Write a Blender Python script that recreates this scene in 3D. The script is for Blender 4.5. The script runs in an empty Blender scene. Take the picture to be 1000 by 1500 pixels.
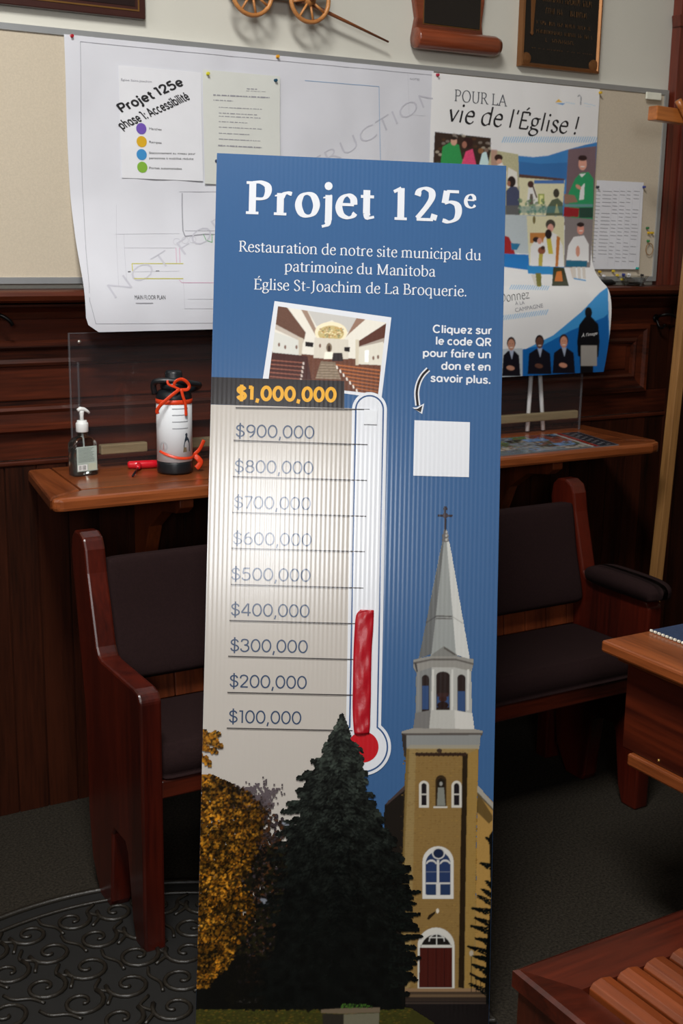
import bpy, bmesh, math, random
import numpy as np
from mathutils import Vector, Matrix, Quaternion
random.seed(7); RNG = np.random.default_rng(11)
SC = bpy.context.scene
COL = SC.collection

# ------------------------------------------------------------------ camera
F = 1783.0
CAM = np.array([0.0, 0.0, 1.62])
def _n(v): return v / np.linalg.norm(v)
_dx = _n(np.array([3100.0, -350.0, F])); _dn = _n(np.array([-120.0, 7950.0, F]))
_dn = _n(_dn - _dx * (_dn @ _dx)); _up = -_dn; _dy = np.cross(_up, _dx)
ROT = np.array([_dx, _dy, _up])           # world = ROT @ camera (x right, y down, z ahead)
cam_data = bpy.data.cameras.new('camera'); cam = bpy.data.objects.new('camera', cam_data); COL.objects.link(cam)
_r, _u, _b = ROT @ [1, 0, 0], ROT @ [0, -1, 0], ROT @ [0, 0, -1]
cam.matrix_world = Matrix(((_r[0], _u[0], _b[0], CAM[0]), (_r[1], _u[1], _b[1], CAM[1]), (_r[2], _u[2], _b[2], CAM[2]), (0, 0, 0, 1)))
cam_data.sensor_fit = 'VERTICAL'; cam_data.sensor_height = 22.3; cam_data.lens = F / 1500 * 22.3
cam_data.dof.use_dof = True; cam_data.dof.focus_distance = 2.58; cam_data.dof.aperture_fstop = 5.6
cam_data.clip_start = 0.05
SC.camera = cam

# ------------------------------------------------------------------ world, lights, exposure
SC.view_settings.view_transform = 'Standard'; SC.view_settings.look = 'None'
SC.view_settings.gamma = 1; SC.view_settings.use_curve_mapping = False
SC.view_settings.exposure = 0.0
SC.cycles.use_denoising = True
w = bpy.data.worlds.new('world'); SC.world = w; w.use_nodes = True
w.node_tree.nodes['Background'].inputs[0].default_value = (0.55, 0.66, 0.85, 1)
w.node_tree.nodes['Background'].inputs[1].default_value = 0.6
def area(name, loc, target, sx, sy, power, color):
    l = bpy.data.lights.new(name, 'AREA'); l.shape = 'RECTANGLE'; l.size = sx; l.size_y = sy; l.energy = power; l.color = color
    o = bpy.data.objects.new(name, l); COL.objects.link(o); o.location = loc
    o.rotation_euler = (Vector(target) - Vector(loc)).to_track_quat('-Z', 'Y').to_euler()
    return o
area('added_overhead_light', (.15, .7, 4.06), (.15, .7, 0), .6, 1.3, 172, (1.0, 0.985, 0.95))  # unseen overhead light, added for downward shadows and brighter tops
area('window_daylight_left', (-1.83, 1.3, 3.2), (0, 1.3, 3.2), 1.5, 1.4, 24, (1.0, 0.985, 0.965))
area('window_daylight_rear', (-1.15, -2.48, 2.33), (-1.15, 0, 2.33), 0.9, 0.9, 72, (0.96, 0.975, 1.0))


# ------------------------------------------------------------------ rays used to read positions off known planes
def ray(x, y): return ROT @ np.array([x - 500.0, y - 750.0, F])
def atY(x, y, Y): d = ray(x, y); return CAM + d * (Y / d[1])
def atX(x, y, X): d = ray(x, y); return CAM + d * (X / d[0])
def atZ(x, y, z): d = ray(x, y); return CAM + d * ((z - CAM[2]) / d[2])
def proj(P):
    c = (np.asarray(P, float) - CAM) @ ROT
    return 500 + F * c[..., 0] / c[..., 2], 750 + F * c[..., 1] / c[..., 2]

# ------------------------------------------------------------------ materials
def lin(c): 
    c = np.asarray(c, float) / 255.0
    return np.where(c <= 0.04045, c / 12.92, ((c + 0.055) / 1.055) ** 2.4)
def C4(c): return tuple(float(v) for v in lin(c)) + (1.0,)
_M = {}
def nodes(name):
    m = bpy.data.materials.new(name); m.use_nodes = True
    nt = m.node_tree; return m, nt, nt.nodes['Principled BSDF']
def mat(name, c, rough=0.5, metal=0.0, coat=0.0, noise=0.06, nscale=30, bump=0.0, bscale=200, spec=0.5, trans=0.0, sheen=0.0):
    if name in _M: return _M[name]
    m, nt, b = nodes(name)
    tc = nt.nodes.new('ShaderNodeTexCoord')
    n = nt.nodes.new('ShaderNodeTexNoise'); n.inputs['Scale'].default_value = nscale; n.inputs['Detail'].default_value = 4
    nt.links.new(tc.outputs['Object'], n.inputs['Vector'])
    r = nt.nodes.new('ShaderNodeValToRGB'); col = np.array(C4(c)[:3])
    r.color_ramp.elements[0].position = 0.3; r.color_ramp.elements[1].position = 0.7
    r.color_ramp.elements[0].color = tuple(np.clip(col * (1 - noise), 0, 1)) + (1,)
    r.color_ramp.elements[1].color = tuple(np.clip(col * (1 + noise), 0, 1)) + (1,)
    nt.links.new(n.outputs['Fac'], r.inputs[0]); nt.links.new(r.outputs[0], b.inputs['Base Color'])
    b.inputs['Roughness'].default_value = rough; b.inputs['Metallic'].default_value = metal
    b.inputs['Coat Weight'].default_value = coat; b.inputs['Coat Roughness'].default_value = 0.15
    b.inputs['Specular IOR Level'].default_value = spec
    if trans: b.inputs['Transmission Weight'].default_value = trans; b.inputs['IOR'].default_value = 1.45
    if sheen: b.inputs['Sheen Weight'].default_value = sheen
    if bump:
        n2 = nt.nodes.new('ShaderNodeTexNoise'); n2.inputs['Scale'].default_value = bscale; n2.inputs['Detail'].default_value = 3
        nt.links.new(tc.outputs['Object'], n2.inputs['Vector'])
        bp = nt.nodes.new('ShaderNodeBump'); bp.inputs['Strength'].default_value = bump; bp.inputs['Distance'].default_value = 0.002
        nt.links.new(n2.outputs['Fac'], bp.inputs['Height']); nt.links.new(bp.outputs[0], b.inputs['Normal'])
    _M[name] = m; return m
def wood(name, dark, light, axis='X', rough=0.35, coat=0.3, scale=9.0, rings=False, spec=.5):
    if name in _M: return _M[name]
    m, nt, b = nodes(name)
    tc = nt.nodes.new('ShaderNodeTexCoord'); mp = nt.nodes.new('ShaderNodeMapping')
    s = {'X': (0.06, 1, 1), 'Y': (1, 0.06, 1), 'Z': (1, 1, 0.06)}[axis]
    mp.inputs['Scale'].default_value = s
    oi = nt.nodes.new('ShaderNodeObjectInfo'); ad = nt.nodes.new('ShaderNodeVectorMath'); ad.operation = 'ADD'
    sc = nt.nodes.new('ShaderNodeVectorMath'); sc.operation = 'SCALE'; sc.inputs['Scale'].default_value = 7.0
    cx = nt.nodes.new('ShaderNodeCombineXYZ')
    for k in range(3): nt.links.new(oi.outputs['Random'], cx.inputs[k])
    nt.links.new(cx.outputs[0], sc.inputs[0])
    nt.links.new(tc.outputs['Object'], mp.inputs[0]); nt.links.new(mp.outputs[0], ad.inputs[0]); nt.links.new(sc.outputs[0], ad.inputs[1])
    n1 = nt.nodes.new('ShaderNodeTexNoise'); n1.inputs['Scale'].default_value = scale; n1.inputs['Detail'].default_value = 6; n1.inputs['Distortion'].default_value = 0.6
    n2 = nt.nodes.new('ShaderNodeTexNoise'); n2.inputs['Scale'].default_value = scale * 14; n2.inputs['Detail'].default_value = 3
    for n in (n1, n2): nt.links.new(ad.outputs[0], n.inputs['Vector'])
    mx = nt.nodes.new('ShaderNodeMath'); mx.operation = 'MULTIPLY_ADD'; mx.inputs[1].default_value = 0.45
    nt.links.new(n2.outputs['Fac'], mx.inputs[0])
    src = n1.outputs['Fac']
    if rings:
        mu = nt.nodes.new('ShaderNodeMath'); mu.operation = 'MULTIPLY'; mu.inputs[1].default_value = 38
        sn = nt.nodes.new('ShaderNodeMath'); sn.operation = 'SINE'
        nt.links.new(n1.outputs['Fac'], mu.inputs[0]); nt.links.new(mu.outputs[0], sn.inputs[0])
        m3 = nt.nodes.new('ShaderNodeMath'); m3.operation = 'MULTIPLY_ADD'; m3.inputs[1].default_value = 0.12; m3.inputs[2].default_value = 0.45
        nt.links.new(sn.outputs[0], m3.inputs[0]); src = m3.outputs[0]
    nt.links.new(src, mx.inputs[2])
    r = nt.nodes.new('ShaderNodeValToRGB')
    r.color_ramp.elements[0].position = 0.52; r.color_ramp.elements[1].position = 0.92
    r.color_ramp.elements[0].color = C4(dark); r.color_ramp.elements[1].color = C4(light)
    nt.links.new(mx.outputs[0], r.inputs[0]); nt.links.new(r.outputs[0], b.inputs['Base Color'])
    b.inputs['Roughness'].default_value = rough; b.inputs['Coat Weight'].default_value = coat; b.inputs['Coat Roughness'].default_value = 0.2; b.inputs['Specular IOR Level'].default_value = spec
    bp = nt.nodes.new('ShaderNodeBump'); bp.inputs['Strength'].default_value = 0.12; bp.inputs['Distance'].default_value = 0.001
    nt.links.new(mx.outputs[0], bp.inputs['Height']); nt.links.new(bp.outputs[0], b.inputs['Normal'])
    _M[name] = m; return m
RIB = 0.0094
def banner_mat(name, c=None, rough=0.17, attr=False, ribs=0.9):
    """print on fluted plastic: the flutes of the sheet show as fine relief"""
    if name in _M: return _M[name]
    m, nt, b = nodes(name)
    tc = nt.nodes.new('ShaderNodeTexCoord'); sx = nt.nodes.new('ShaderNodeSeparateXYZ')
    nt.links.new(tc.outputs['Object'], sx.inputs[0])
    mu = nt.nodes.new('ShaderNodeMath'); mu.operation = 'MULTIPLY'; mu.inputs[1].default_value = 2 * math.pi / RIB
    sn = nt.nodes.new('ShaderNodeMath'); sn.operation = 'SINE'
    nt.links.new(sx.outputs[0], mu.inputs[0]); nt.links.new(mu.outputs[0], sn.inputs[0])
    bp = nt.nodes.new('ShaderNodeBump'); bp.inputs['Strength'].default_value = ribs; bp.inputs['Distance'].default_value = 0.00006
    nt.links.new(sn.outputs[0], bp.inputs['Height']); nt.links.new(bp.outputs[0], b.inputs['Normal'])
    b.inputs['Roughness'].default_value = rough
    if attr:
        a = nt.nodes.new('ShaderNodeVertexColor'); a.layer_name = 'Col'; nt.links.new(a.outputs[0], b.inputs['Base Color'])
    else:
        b.inputs['Base Color'].default_value = tuple(min(v, .85) for v in C4(c)[:3]) + (1,)
    _M[name] = m; return m
def print_mat(name, rough=0.45, c=None):
    if name in _M: return _M[name]
    m, nt, b = nodes(name)
    if c is None:
        a = nt.nodes.new('ShaderNodeVertexColor'); a.layer_name = 'Col'; nt.links.new(a.outputs[0], b.inputs['Base Color'])
    else: b.inputs['Base Color'].default_value = C4(c)
    b.inputs['Roughness'].default_value = rough
    _M[name] = m; return m
def glassy(name, tint, alpha_like=0.9, rough=0.02, haze=0.0):
    """thin clear sheet: mostly straight-through light with a fresnel reflection"""
    if name in _M: return _M[name]
    m, nt, b = nodes(name); nt.nodes.remove(b)
    out = nt.nodes['Material Output']
    tr = nt.nodes.new('ShaderNodeBsdfTransparent'); tr.inputs[0].default_value = (tint[0] * alpha_like, tint[1] * alpha_like, tint[2] * alpha_like, 1)
    gl = nt.nodes.new('ShaderNodeBsdfGlossy'); gl.inputs['Roughness'].default_value = rough
    fr = nt.nodes.new('ShaderNodeFresnel'); fr.inputs[0].default_value = 1.45
    mx = nt.nodes.new('ShaderNodeMixShader')
    ge = nt.nodes.new('ShaderNodeNewGeometry'); iv_ = nt.nodes.new('ShaderNodeMath'); iv_.operation = 'SUBTRACT'; iv_.inputs[0].default_value = 1; nt.links.new(ge.outputs['Backfacing'], iv_.inputs[1])
    ml = nt.nodes.new('ShaderNodeMath'); ml.operation = 'MULTIPLY'; nt.links.new(fr.outputs[0], ml.inputs[0]); nt.links.new(iv_.outputs[0], ml.inputs[1])
    nt.links.new(ml.outputs[0], mx.inputs[0]); nt.links.new(tr.outputs[0], mx.inputs[1]); nt.links.new(gl.outputs[0], mx.inputs[2])
    last = mx.outputs[0]
    if haze:
        df = nt.nodes.new('ShaderNodeBsdfDiffuse'); df.inputs[0].default_value = (.8, .8, .84, 1); m2 = nt.nodes.new('ShaderNodeMixShader'); m2.inputs[0].default_value = haze
        nt.links.new(mx.outputs[0], m2.inputs[1]); nt.links.new(df.outputs[0], m2.inputs[2]); last = m2.outputs[0]
    nt.links.new(last, out.inputs[0]); _M[name] = m; return m

# ------------------------------------------------------------------ object helpers
def empty(name, loc=(0, 0, 0), rz=0.0):
    o = bpy.data.objects.new(name, None); COL.objects.link(o); o.location = loc; o.rotation_euler = (0, 0, rz); o.empty_display_size = .05
    return o
def tag(o, label=None, cat=None, group=None, kind=None):
    if label: o['label'] = label
    if cat: o['category'] = cat
    if group: o['group'] = group
    if kind: o['kind'] = kind
    return o
def mesh(name, V, Fs, m, parent=None, smooth=False, loc=None, fm=None, rot=None):
    me = bpy.data.meshes.new(name); me.from_pydata([tuple(map(float, v)) for v in V], [], [tuple(f) for f in Fs])
    for x in (m if isinstance(m, (list, tuple)) else [m]): me.materials.append(x)
    if fm is not None: me.polygons.foreach_set('material_index', fm)
    if smooth: me.polygons.foreach_set('use_smooth', [True] * len(me.polygons))
    me.update()
    o = bpy.data.objects.new(name, me); COL.objects.link(o)
    if loc is not None: o.location = loc
    if rot is not None: o.rotation_euler = rot
    if parent is not None: o.parent = parent
    return o
def bev(o, w=0.003, seg=2, angle=35):
    bm = bmesh.new(); bm.from_mesh(o.data)
    ed = [e for e in bm.edges if len(e.link_faces) == 2 and e.calc_face_angle(0) > math.radians(angle)]
    if ed: bmesh.ops.bevel(bm, geom=ed, offset=w, segments=seg, profile=0.5, affect='EDGES', clamp_overlap=True)
    bm.to_mesh(o.data); bm.free(); o.data.update(); return o
def box(name, lo, hi, m, parent=None, b=0.003, loc=None, rot=None):
    x0, y0, z0 = lo; x1, y1, z1 = hi
    V = [(x0, y0, z0), (x1, y0, z0), (x1, y1, z0), (x0, y1, z0), (x0, y0, z1), (x1, y0, z1), (x1, y1, z1), (x0, y1, z1)]
    Fs = [(3, 2, 1, 0), (4, 5, 6, 7), (0, 1, 5, 4), (1, 2, 6, 5), (2, 3, 7, 6), (3, 0, 4, 7)]
    o = mesh(name, V, Fs, m, parent, loc=loc, rot=rot)
    if b: bev(o, b)
    return o
def prism(name, poly, lo, hi, axis, m, parent=None, b=0.003, smooth=False):
    """poly of 2d points extruded along an axis; axis X: (y,z), Y: (x,z), Z: (x,y)"""
    f = {'X': lambda a, c, t: (t, a, c), 'Y': lambda a, c, t: (a, t, c), 'Z': lambda a, c, t: (a, c, t)}[axis]
    n = len(poly); V = [f(a, c, lo) for a, c in poly] + [f(a, c, hi) for a, c in poly]
    Fs = [tuple(range(n))[::-1], tuple(range(n, 2 * n))] + [(i, (i + 1) % n, n + (i + 1) % n, n + i) for i in range(n)]
    o = mesh(name, V, Fs, m, parent)
    bm = bmesh.new(); bm.from_mesh(o.data); bmesh.ops.recalc_face_normals(bm, faces=bm.faces); bm.to_mesh(o.data); bm.free()
    if b: bev(o, b)
    return o
def lathe(name, prof, m, parent=None, loc=None, seg=28, smooth=True, ax=None, sx=1.0, sy=1.0):
    V = []; Fs = []; n = len(prof)
    for r, z in prof:
        for k in range(seg):
            a = 2 * math.pi * k / seg; V.append((r * math.cos(a) * sx, r * math.sin(a) * sy, z))
    for i in range(n - 1):
        for k in range(seg):
            k2 = (k + 1) % seg; Fs.append((i * seg + k, i * seg + k2, (i + 1) * seg + k2, (i + 1) * seg + k))
    if prof[0][0] > 1e-6: Fs.append(tuple(range(seg))[::-1])
    if prof[-1][0] > 1e-6: Fs.append(tuple(range((n - 1) * seg, n * seg)))
    o = mesh(name, V, Fs, m, parent, smooth=smooth, loc=loc)
    if ax is not None: o.rotation_euler = Vector((0, 0, 1)).rotation_difference(Vector(ax)).to_euler()
    return o
def catmull(P, sub=6, closed=False):
    P = [np.array(p, float) for p in P]; n = len(P); out = []
    rng = range(n if closed else n - 1)
    for i in rng:
        p0 = P[(i - 1) % n] if (closed or i > 0) else 2 * P[0] - P[1]
        p1 = P[i]; p2 = P[(i + 1) % n]
        p3 = P[(i + 2) % n] if (closed or i + 2 < n) else 2 * P[-1] - P[-2]
        for k in range(sub):
            t = k / sub
            out.append(0.5 * ((2 * p1) + (-p0 + p2) * t + (2 * p0 - 5 * p1 + 4 * p2 - p3) * t * t + (-p0 + 3 * p1 - 3 * p2 + p3) * t ** 3))
    if not closed: out.append(P[-1])
    return out
def tube_geo(P, r, seg=8, closed=False, flat=None):
    P = [Vector(p) for p in P]; n = len(P); V = []; Fs = []
    R = r if hasattr(r, '__len__') else [r] * n
    prev = None
    for i in range(n):
        t = (P[(i + 1) % n] - P[i - 1]) if (closed or 0 < i < n - 1) else (P[1] - P[0] if i == 0 else P[-1] - P[-2])
        t.normalize()
        if prev is None: prev = t.orthogonal().normalized() if flat is None else Vector(flat)
        a = (prev - t * prev.dot(t)).normalized(); b_ = t.cross(a); prev = a
        fl = 1.0 if flat is None else 0.25
        for k in range(seg):
            q = 2 * math.pi * k / seg; V.append(tuple(P[i] + a * (R[i] * fl * math.cos(q)) + b_ * (R[i] * math.sin(q))))
    for i in range(n if closed else n - 1):
        j = (i + 1) % n
        for k in range(seg):
            k2 = (k + 1) % seg; Fs.append((i * seg + k, i * seg + k2, j * seg + k2, j * seg + k))
    if not closed: Fs.append(tuple(range(seg))[::-1]); Fs.append(tuple(range((n - 1) * seg, n * seg)))
    return V, Fs
def tube(name, P, r, m, parent=None, seg=8, closed=False, flat=None):
    V, Fs = tube_geo(P, r, seg, closed, flat); return mesh(name, V, Fs, m, parent, smooth=True)
def join_geo(parts):
    V = []; Fs = []
    for v, f in parts:
        o = len(V); V += list(v); Fs += [tuple(i + o for i in q) for q in f]
    return V, Fs
def dup(o, parent=None):
    c = o.copy(); COL.objects.link(c)
    if parent is not None: c.parent = parent
    for ch in list(o.children): dup(ch, c)
    return c

# ------------------------------------------------------------------ lettering
def orient(V, Fs, sg):
    out = []
    for f in Fs:
        a = sum(V[f[i]][0] * V[f[(i + 1) % len(f)]][1] - V[f[(i + 1) % len(f)]][0] * V[f[i]][1] for i in range(len(f))); out.append(f if a * sg > 0 else tuple(f)[::-1])
    return out
_TC = {}
def text2d(s, bold=0.0):
    k = (s, bold)
    if k in _TC: return _TC[k]
    cu = bpy.data.curves.new('lettering_source', 'FONT'); cu.body = s; cu.size = 1; cu.offset = bold; cu.resolution_u = 3; cu.fill_mode = 'FRONT'
    o = bpy.data.objects.new('lettering_source', cu); COL.objects.link(o)
    dg = bpy.context.evaluated_depsgraph_get(); me = o.evaluated_get(dg).to_mesh()
    V = np.array([(v.co.x, v.co.y) for v in me.vertices]).reshape(-1, 2); Fs = [tuple(p.vertices) for p in me.polygons]
    o.evaluated_get(dg).to_mesh_clear(); bpy.data.objects.remove(o); bpy.data.curves.remove(cu)
    _TC[k] = (V, Fs); return _TC[k]
def words(V, Fs, gap=.17):
    """groups the faces of a line of lettering into its words"""
    fs = sorted(Fs, key=lambda f: min(V[i][0] for i in f)); out = []; mx = -1e9
    for f in fs:
        a, b = min(V[i][0] for i in f), max(V[i][0] for i in f)
        if a > mx + gap: out.append([])
        out[-1].append(f); mx = max(mx, b)
    res = []
    for g in out:
        u = sorted({i for f in g for i in f}); mp = {i: k for k, i in enumerate(u)}; res.append((u, [tuple(mp[i] for i in f) for f in g]))
    return res
XH = .46
def _stem(x, a, b): return ('l', [(x, a), (x, b)])
GL = {
 'a': (.46, [('c', [(.09, .35), (.13, .42), (.24, .455), (.33, .41), (.35, .33)]), _stem(.35, .34, .08), ('c', [(.35, .09), (.38, .02), (.46, .03)]), ('c', [(.35, .28), (.21, .24), (.10, .19), (.08, .10), (.14, .015), (.24, .02), (.35, .10)])], []),
 'b': (.53, [_stem(.11, .69, .03), ('c', [(.11, .36), (.20, .44), (.32, .45), (.43, .36), (.455, .22), (.39, .07), (.27, .0), (.18, .01), (.11, .05)])], [(.11, .69, 'tl')]),
 'c': (.43, [('c', [(.38, .36), (.34, .43), (.25, .455), (.13, .39), (.07, .22), (.12, .07), (.24, .005), (.34, .02), (.40, .08)])], []),
 'd': (.54, [_stem(.42, .69, .02), ('c', [(.42, .40), (.32, .45), (.22, .44), (.10, .35), (.07, .22), (.11, .08), (.23, .0), (.33, .03), (.42, .10)])], [(.42, .69, 'tl'), (.42, 0, 'r')]),
 'e': (.45, [('l', [(.08, .265), (.38, .265)]), ('c', [(.38, .265), (.36, .39), (.25, .455), (.13, .39), (.07, .23), (.12, .07), (.25, .005), (.35, .03), (.41, .10)])], []),
 'g': (.46, [('C', [(.22, .45), (.11, .41), (.085, .31), (.12, .20), (.22, .165), (.31, .20), (.345, .31), (.32, .41)]), ('l', [(.31, .43), (.44, .44)]), ('c', [(.15, .18), (.09, .11), (.14, .055), (.30, .04), (.41, -.02), (.40, -.12), (.28, -.19), (.15, -.19), (.06, -.12), (.08, -.03), (.16, .04)])], []),
 'h': (.55, [_stem(.11, .69, .01), ('c', [(.11, .36), (.20, .43), (.31, .45), (.41, .38), (.42, .27)]), _stem(.42, .28, .01)], [(.11, .69, 'tl'), (.11, 0, 'b'), (.42, 0, 'b')]),
 'i': (.25, [_stem(.12, .44, .01), ('d', .12, .62)], [(.12, .44, 'tl'), (.12, 0, 'b')]),
 'j': (.24, [_stem(.14, .44, -.06), ('c', [(.14, -.05), (.11, -.15), (.01, -.19)]), ('d', .13, .62)], [(.14, .44, 'tl')]),
 'l': (.25, [_stem(.12, .69, .01)], [(.12, .69, 'tl'), (.12, 0, 'b')]),
 'm': (.81, [_stem(.11, .44, .01), ('c', [(.11, .36), (.20, .43), (.29, .45), (.38, .38), (.39, .27)]), _stem(.39, .28, .01), ('c', [(.39, .35), (.47, .43), (.57, .45), (.66, .38), (.67, .27)]), _stem(.67, .28, .01)], [(.11, .44, 'tl'), (.11, 0, 'b'), (.39, 0, 'b'), (.67, 0, 'b')]),
 'n': (.55, [_stem(.11, .44, .01), ('c', [(.11, .36), (.20, .43), (.31, .45), (.41, .38), (.42, .27)]), _stem(.42, .28, .01)], [(.11, .44, 'tl'), (.11, 0, 'b'), (.42, 0, 'b')]),
 'o': (.51, [('C', [(.255, .455), (.13, .40), (.07, .23), (.13, .06), (.255, .005), (.38, .06), (.44, .23), (.38, .40)])], []),
 'p': (.54, [_stem(.11, .44, -.19), ('c', [(.11, .36), (.20, .44), (.32, .45), (.43, .37), (.46, .23), (.40, .08), (.28, .005), (.18, .01), (.11, .06)])], [(.11, .44, 'tl'), (.11, -.2, 'b')]),
 'q': (.54, [_stem(.42, .45, -.19), ('c', [(.42, .40), (.32, .45), (.22, .44), (.10, .35), (.07, .22), (.11, .08), (.23, .0), (.33, .03), (.42, .10)])], [(.42, -.2, 'b')]),
 'r': (.37, [_stem(.11, .44, .01), ('c', [(.11, .32), (.18, .42), (.25, .45), (.34, .43)])], [(.11, .44, 'tl'), (.11, 0, 'b')]),
 's': (.38, [('c', [(.31, .36), (.27, .43), (.19, .455), (.10, .41), (.10, .31), (.20, .24), (.31, .17), (.32, .08), (.24, .01), (.14, .005), (.06, .09)])], []),
 't': (.33, [_stem(.15, .57, .1), ('c', [(.15, .11), (.19, .02), (.31, .04)]), ('l', [(.03, .44), (.30, .44)])], []),
 'u': (.55, [_stem(.11, .44, .14), ('c', [(.11, .16), (.15, .04), (.25, .01), (.34, .05), (.42, .13)]), _stem(.42, .44, .01)], [(.11, .44, 'tl'), (.42, .44, 'tl'), (.42, 0, 'r')]),
 'v': (.44, [('l', [(.05, .44), (.22, .02)]), ('l', [(.22, .02), (.40, .45)])], []),
 'z': (.42, [('l', [(.06, .43), (.37, .43)]), ('l', [(.37, .43), (.06, .03)]), ('l', [(.06, .03), (.39, .03)])], []),
 'P': (.56, [_stem(.14, .64, .01), ('c', [(.14, .63), (.30, .64), (.44, .57), (.45, .43), (.36, .32), (.14, .31)])], [(.14, .64, 'l'), (.14, 0, 'b')]),
 'R': (.60, [_stem(.14, .64, .01), ('c', [(.14, .63), (.30, .64), (.42, .57), (.43, .45), (.34, .34), (.14, .33)]), ('l', [(.29, .33), (.53, .02)])], [(.14, .64, 'l'), (.14, 0, 'b'), (.54, 0, 'r')]),
 'M': (.85, [_stem(.14, .63, .01), _stem(.70, .63, .01), ('l', [(.15, .63), (.42, .05)]), ('l', [(.42, .05), (.69, .63)])], [(.14, .64, 'l'), (.14, 0, 'b'), (.70, 0, 'b'), (.70, .64, 'r')]),
 'E': (.55, [_stem(.14, .64, .01), ('l', [(.14, .63), (.46, .63), (.47, .52)]), ('l', [(.14, .33), (.39, .33)]), ('l', [(.14, .02), (.48, .02), (.50, .14)])], [(.14, .64, 'l'), (.14, 0, 'l')]),
 'S': (.50, [('c', [(.40, .52), (.36, .61), (.25, .655), (.13, .60), (.11, .48), (.24, .36), (.39, .25), (.42, .13), (.33, .02), (.19, .0), (.08, .11)])], []),
 'J': (.36, [('c', [(.20, .63), (.20, .30), (.20, .08), (.15, -.05), (.03, -.13)])], [(.20, .64, 'b')]),
 'L': (.53, [_stem(.14, .64, .01), ('l', [(.14, .02), (.46, .02), (.49, .14)])], [(.14, .64, 'b'), (.14, 0, 'l')]),
 'B': (.58, [_stem(.14, .64, .01), ('c', [(.14, .63), (.30, .64), (.41, .56), (.40, .42), (.30, .345), (.14, .34)]), ('c', [(.14, .34), (.34, .34), (.49, .26), (.49, .11), (.36, .02), (.14, .02)])], [(.14, .64, 'l'), (.14, 0, 'l')]),
 'D': (.66, [_stem(.14, .64, .01), ('c', [(.14, .63), (.33, .63), (.51, .52), (.57, .32), (.51, .13), (.33, .02), (.14, .02)])], [(.14, .64, 'l'), (.14, 0, 'l')]),
 'O': (.70, [('C', [(.35, .655), (.16, .57), (.07, .33), (.16, .08), (.35, .0), (.54, .08), (.63, .33), (.54, .57)])], []),
 'U': (.66, [('c', [(.14, .63), (.14, .30), (.17, .08), (.33, .0), (.49, .08), (.53, .30), (.53, .63)])], [(.14, .64, 'b'), (.53, .64, 'b')]),
 'A': (.64, [('l', [(.07, .01), (.32, .65)]), ('l', [(.31, .65), (.58, .01)]), ('l', [(.15, .23), (.48, .23)])], [(.07, 0, 'b'), (.58, 0, 'b')]),
 '1': (.46, [_stem(.25, .64, .01), ('l', [(.10, .56), (.25, .64)])], [(.25, 0, 'b')]),
 '2': (.50, [('c', [(.09, .50), (.13, .61), (.24, .655), (.37, .60), (.39, .48), (.32, .34), (.20, .18), (.09, .05)]), ('l', [(.08, .03), (.42, .03), (.45, .14)])], []),
 '5': (.49, [('l', [(.16, .61), (.41, .61)]), ('l', [(.16, .62), (.12, .37)]), ('c', [(.12, .37), (.24, .40), (.37, .35), (.41, .22), (.36, .07), (.22, .0), (.08, .03)])], []),
 '.': (.22, [('d', .10, .05)], []), '-': (.31, [('l', [(.04, .22), (.26, .22)])], []), "'": (.16, [('l', [(.09, .68), (.07, .52)])], []),
 '!': (.24, [('l', [(.12, .68), (.11, .20)]), ('d', .11, .04)], []),
}
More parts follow.
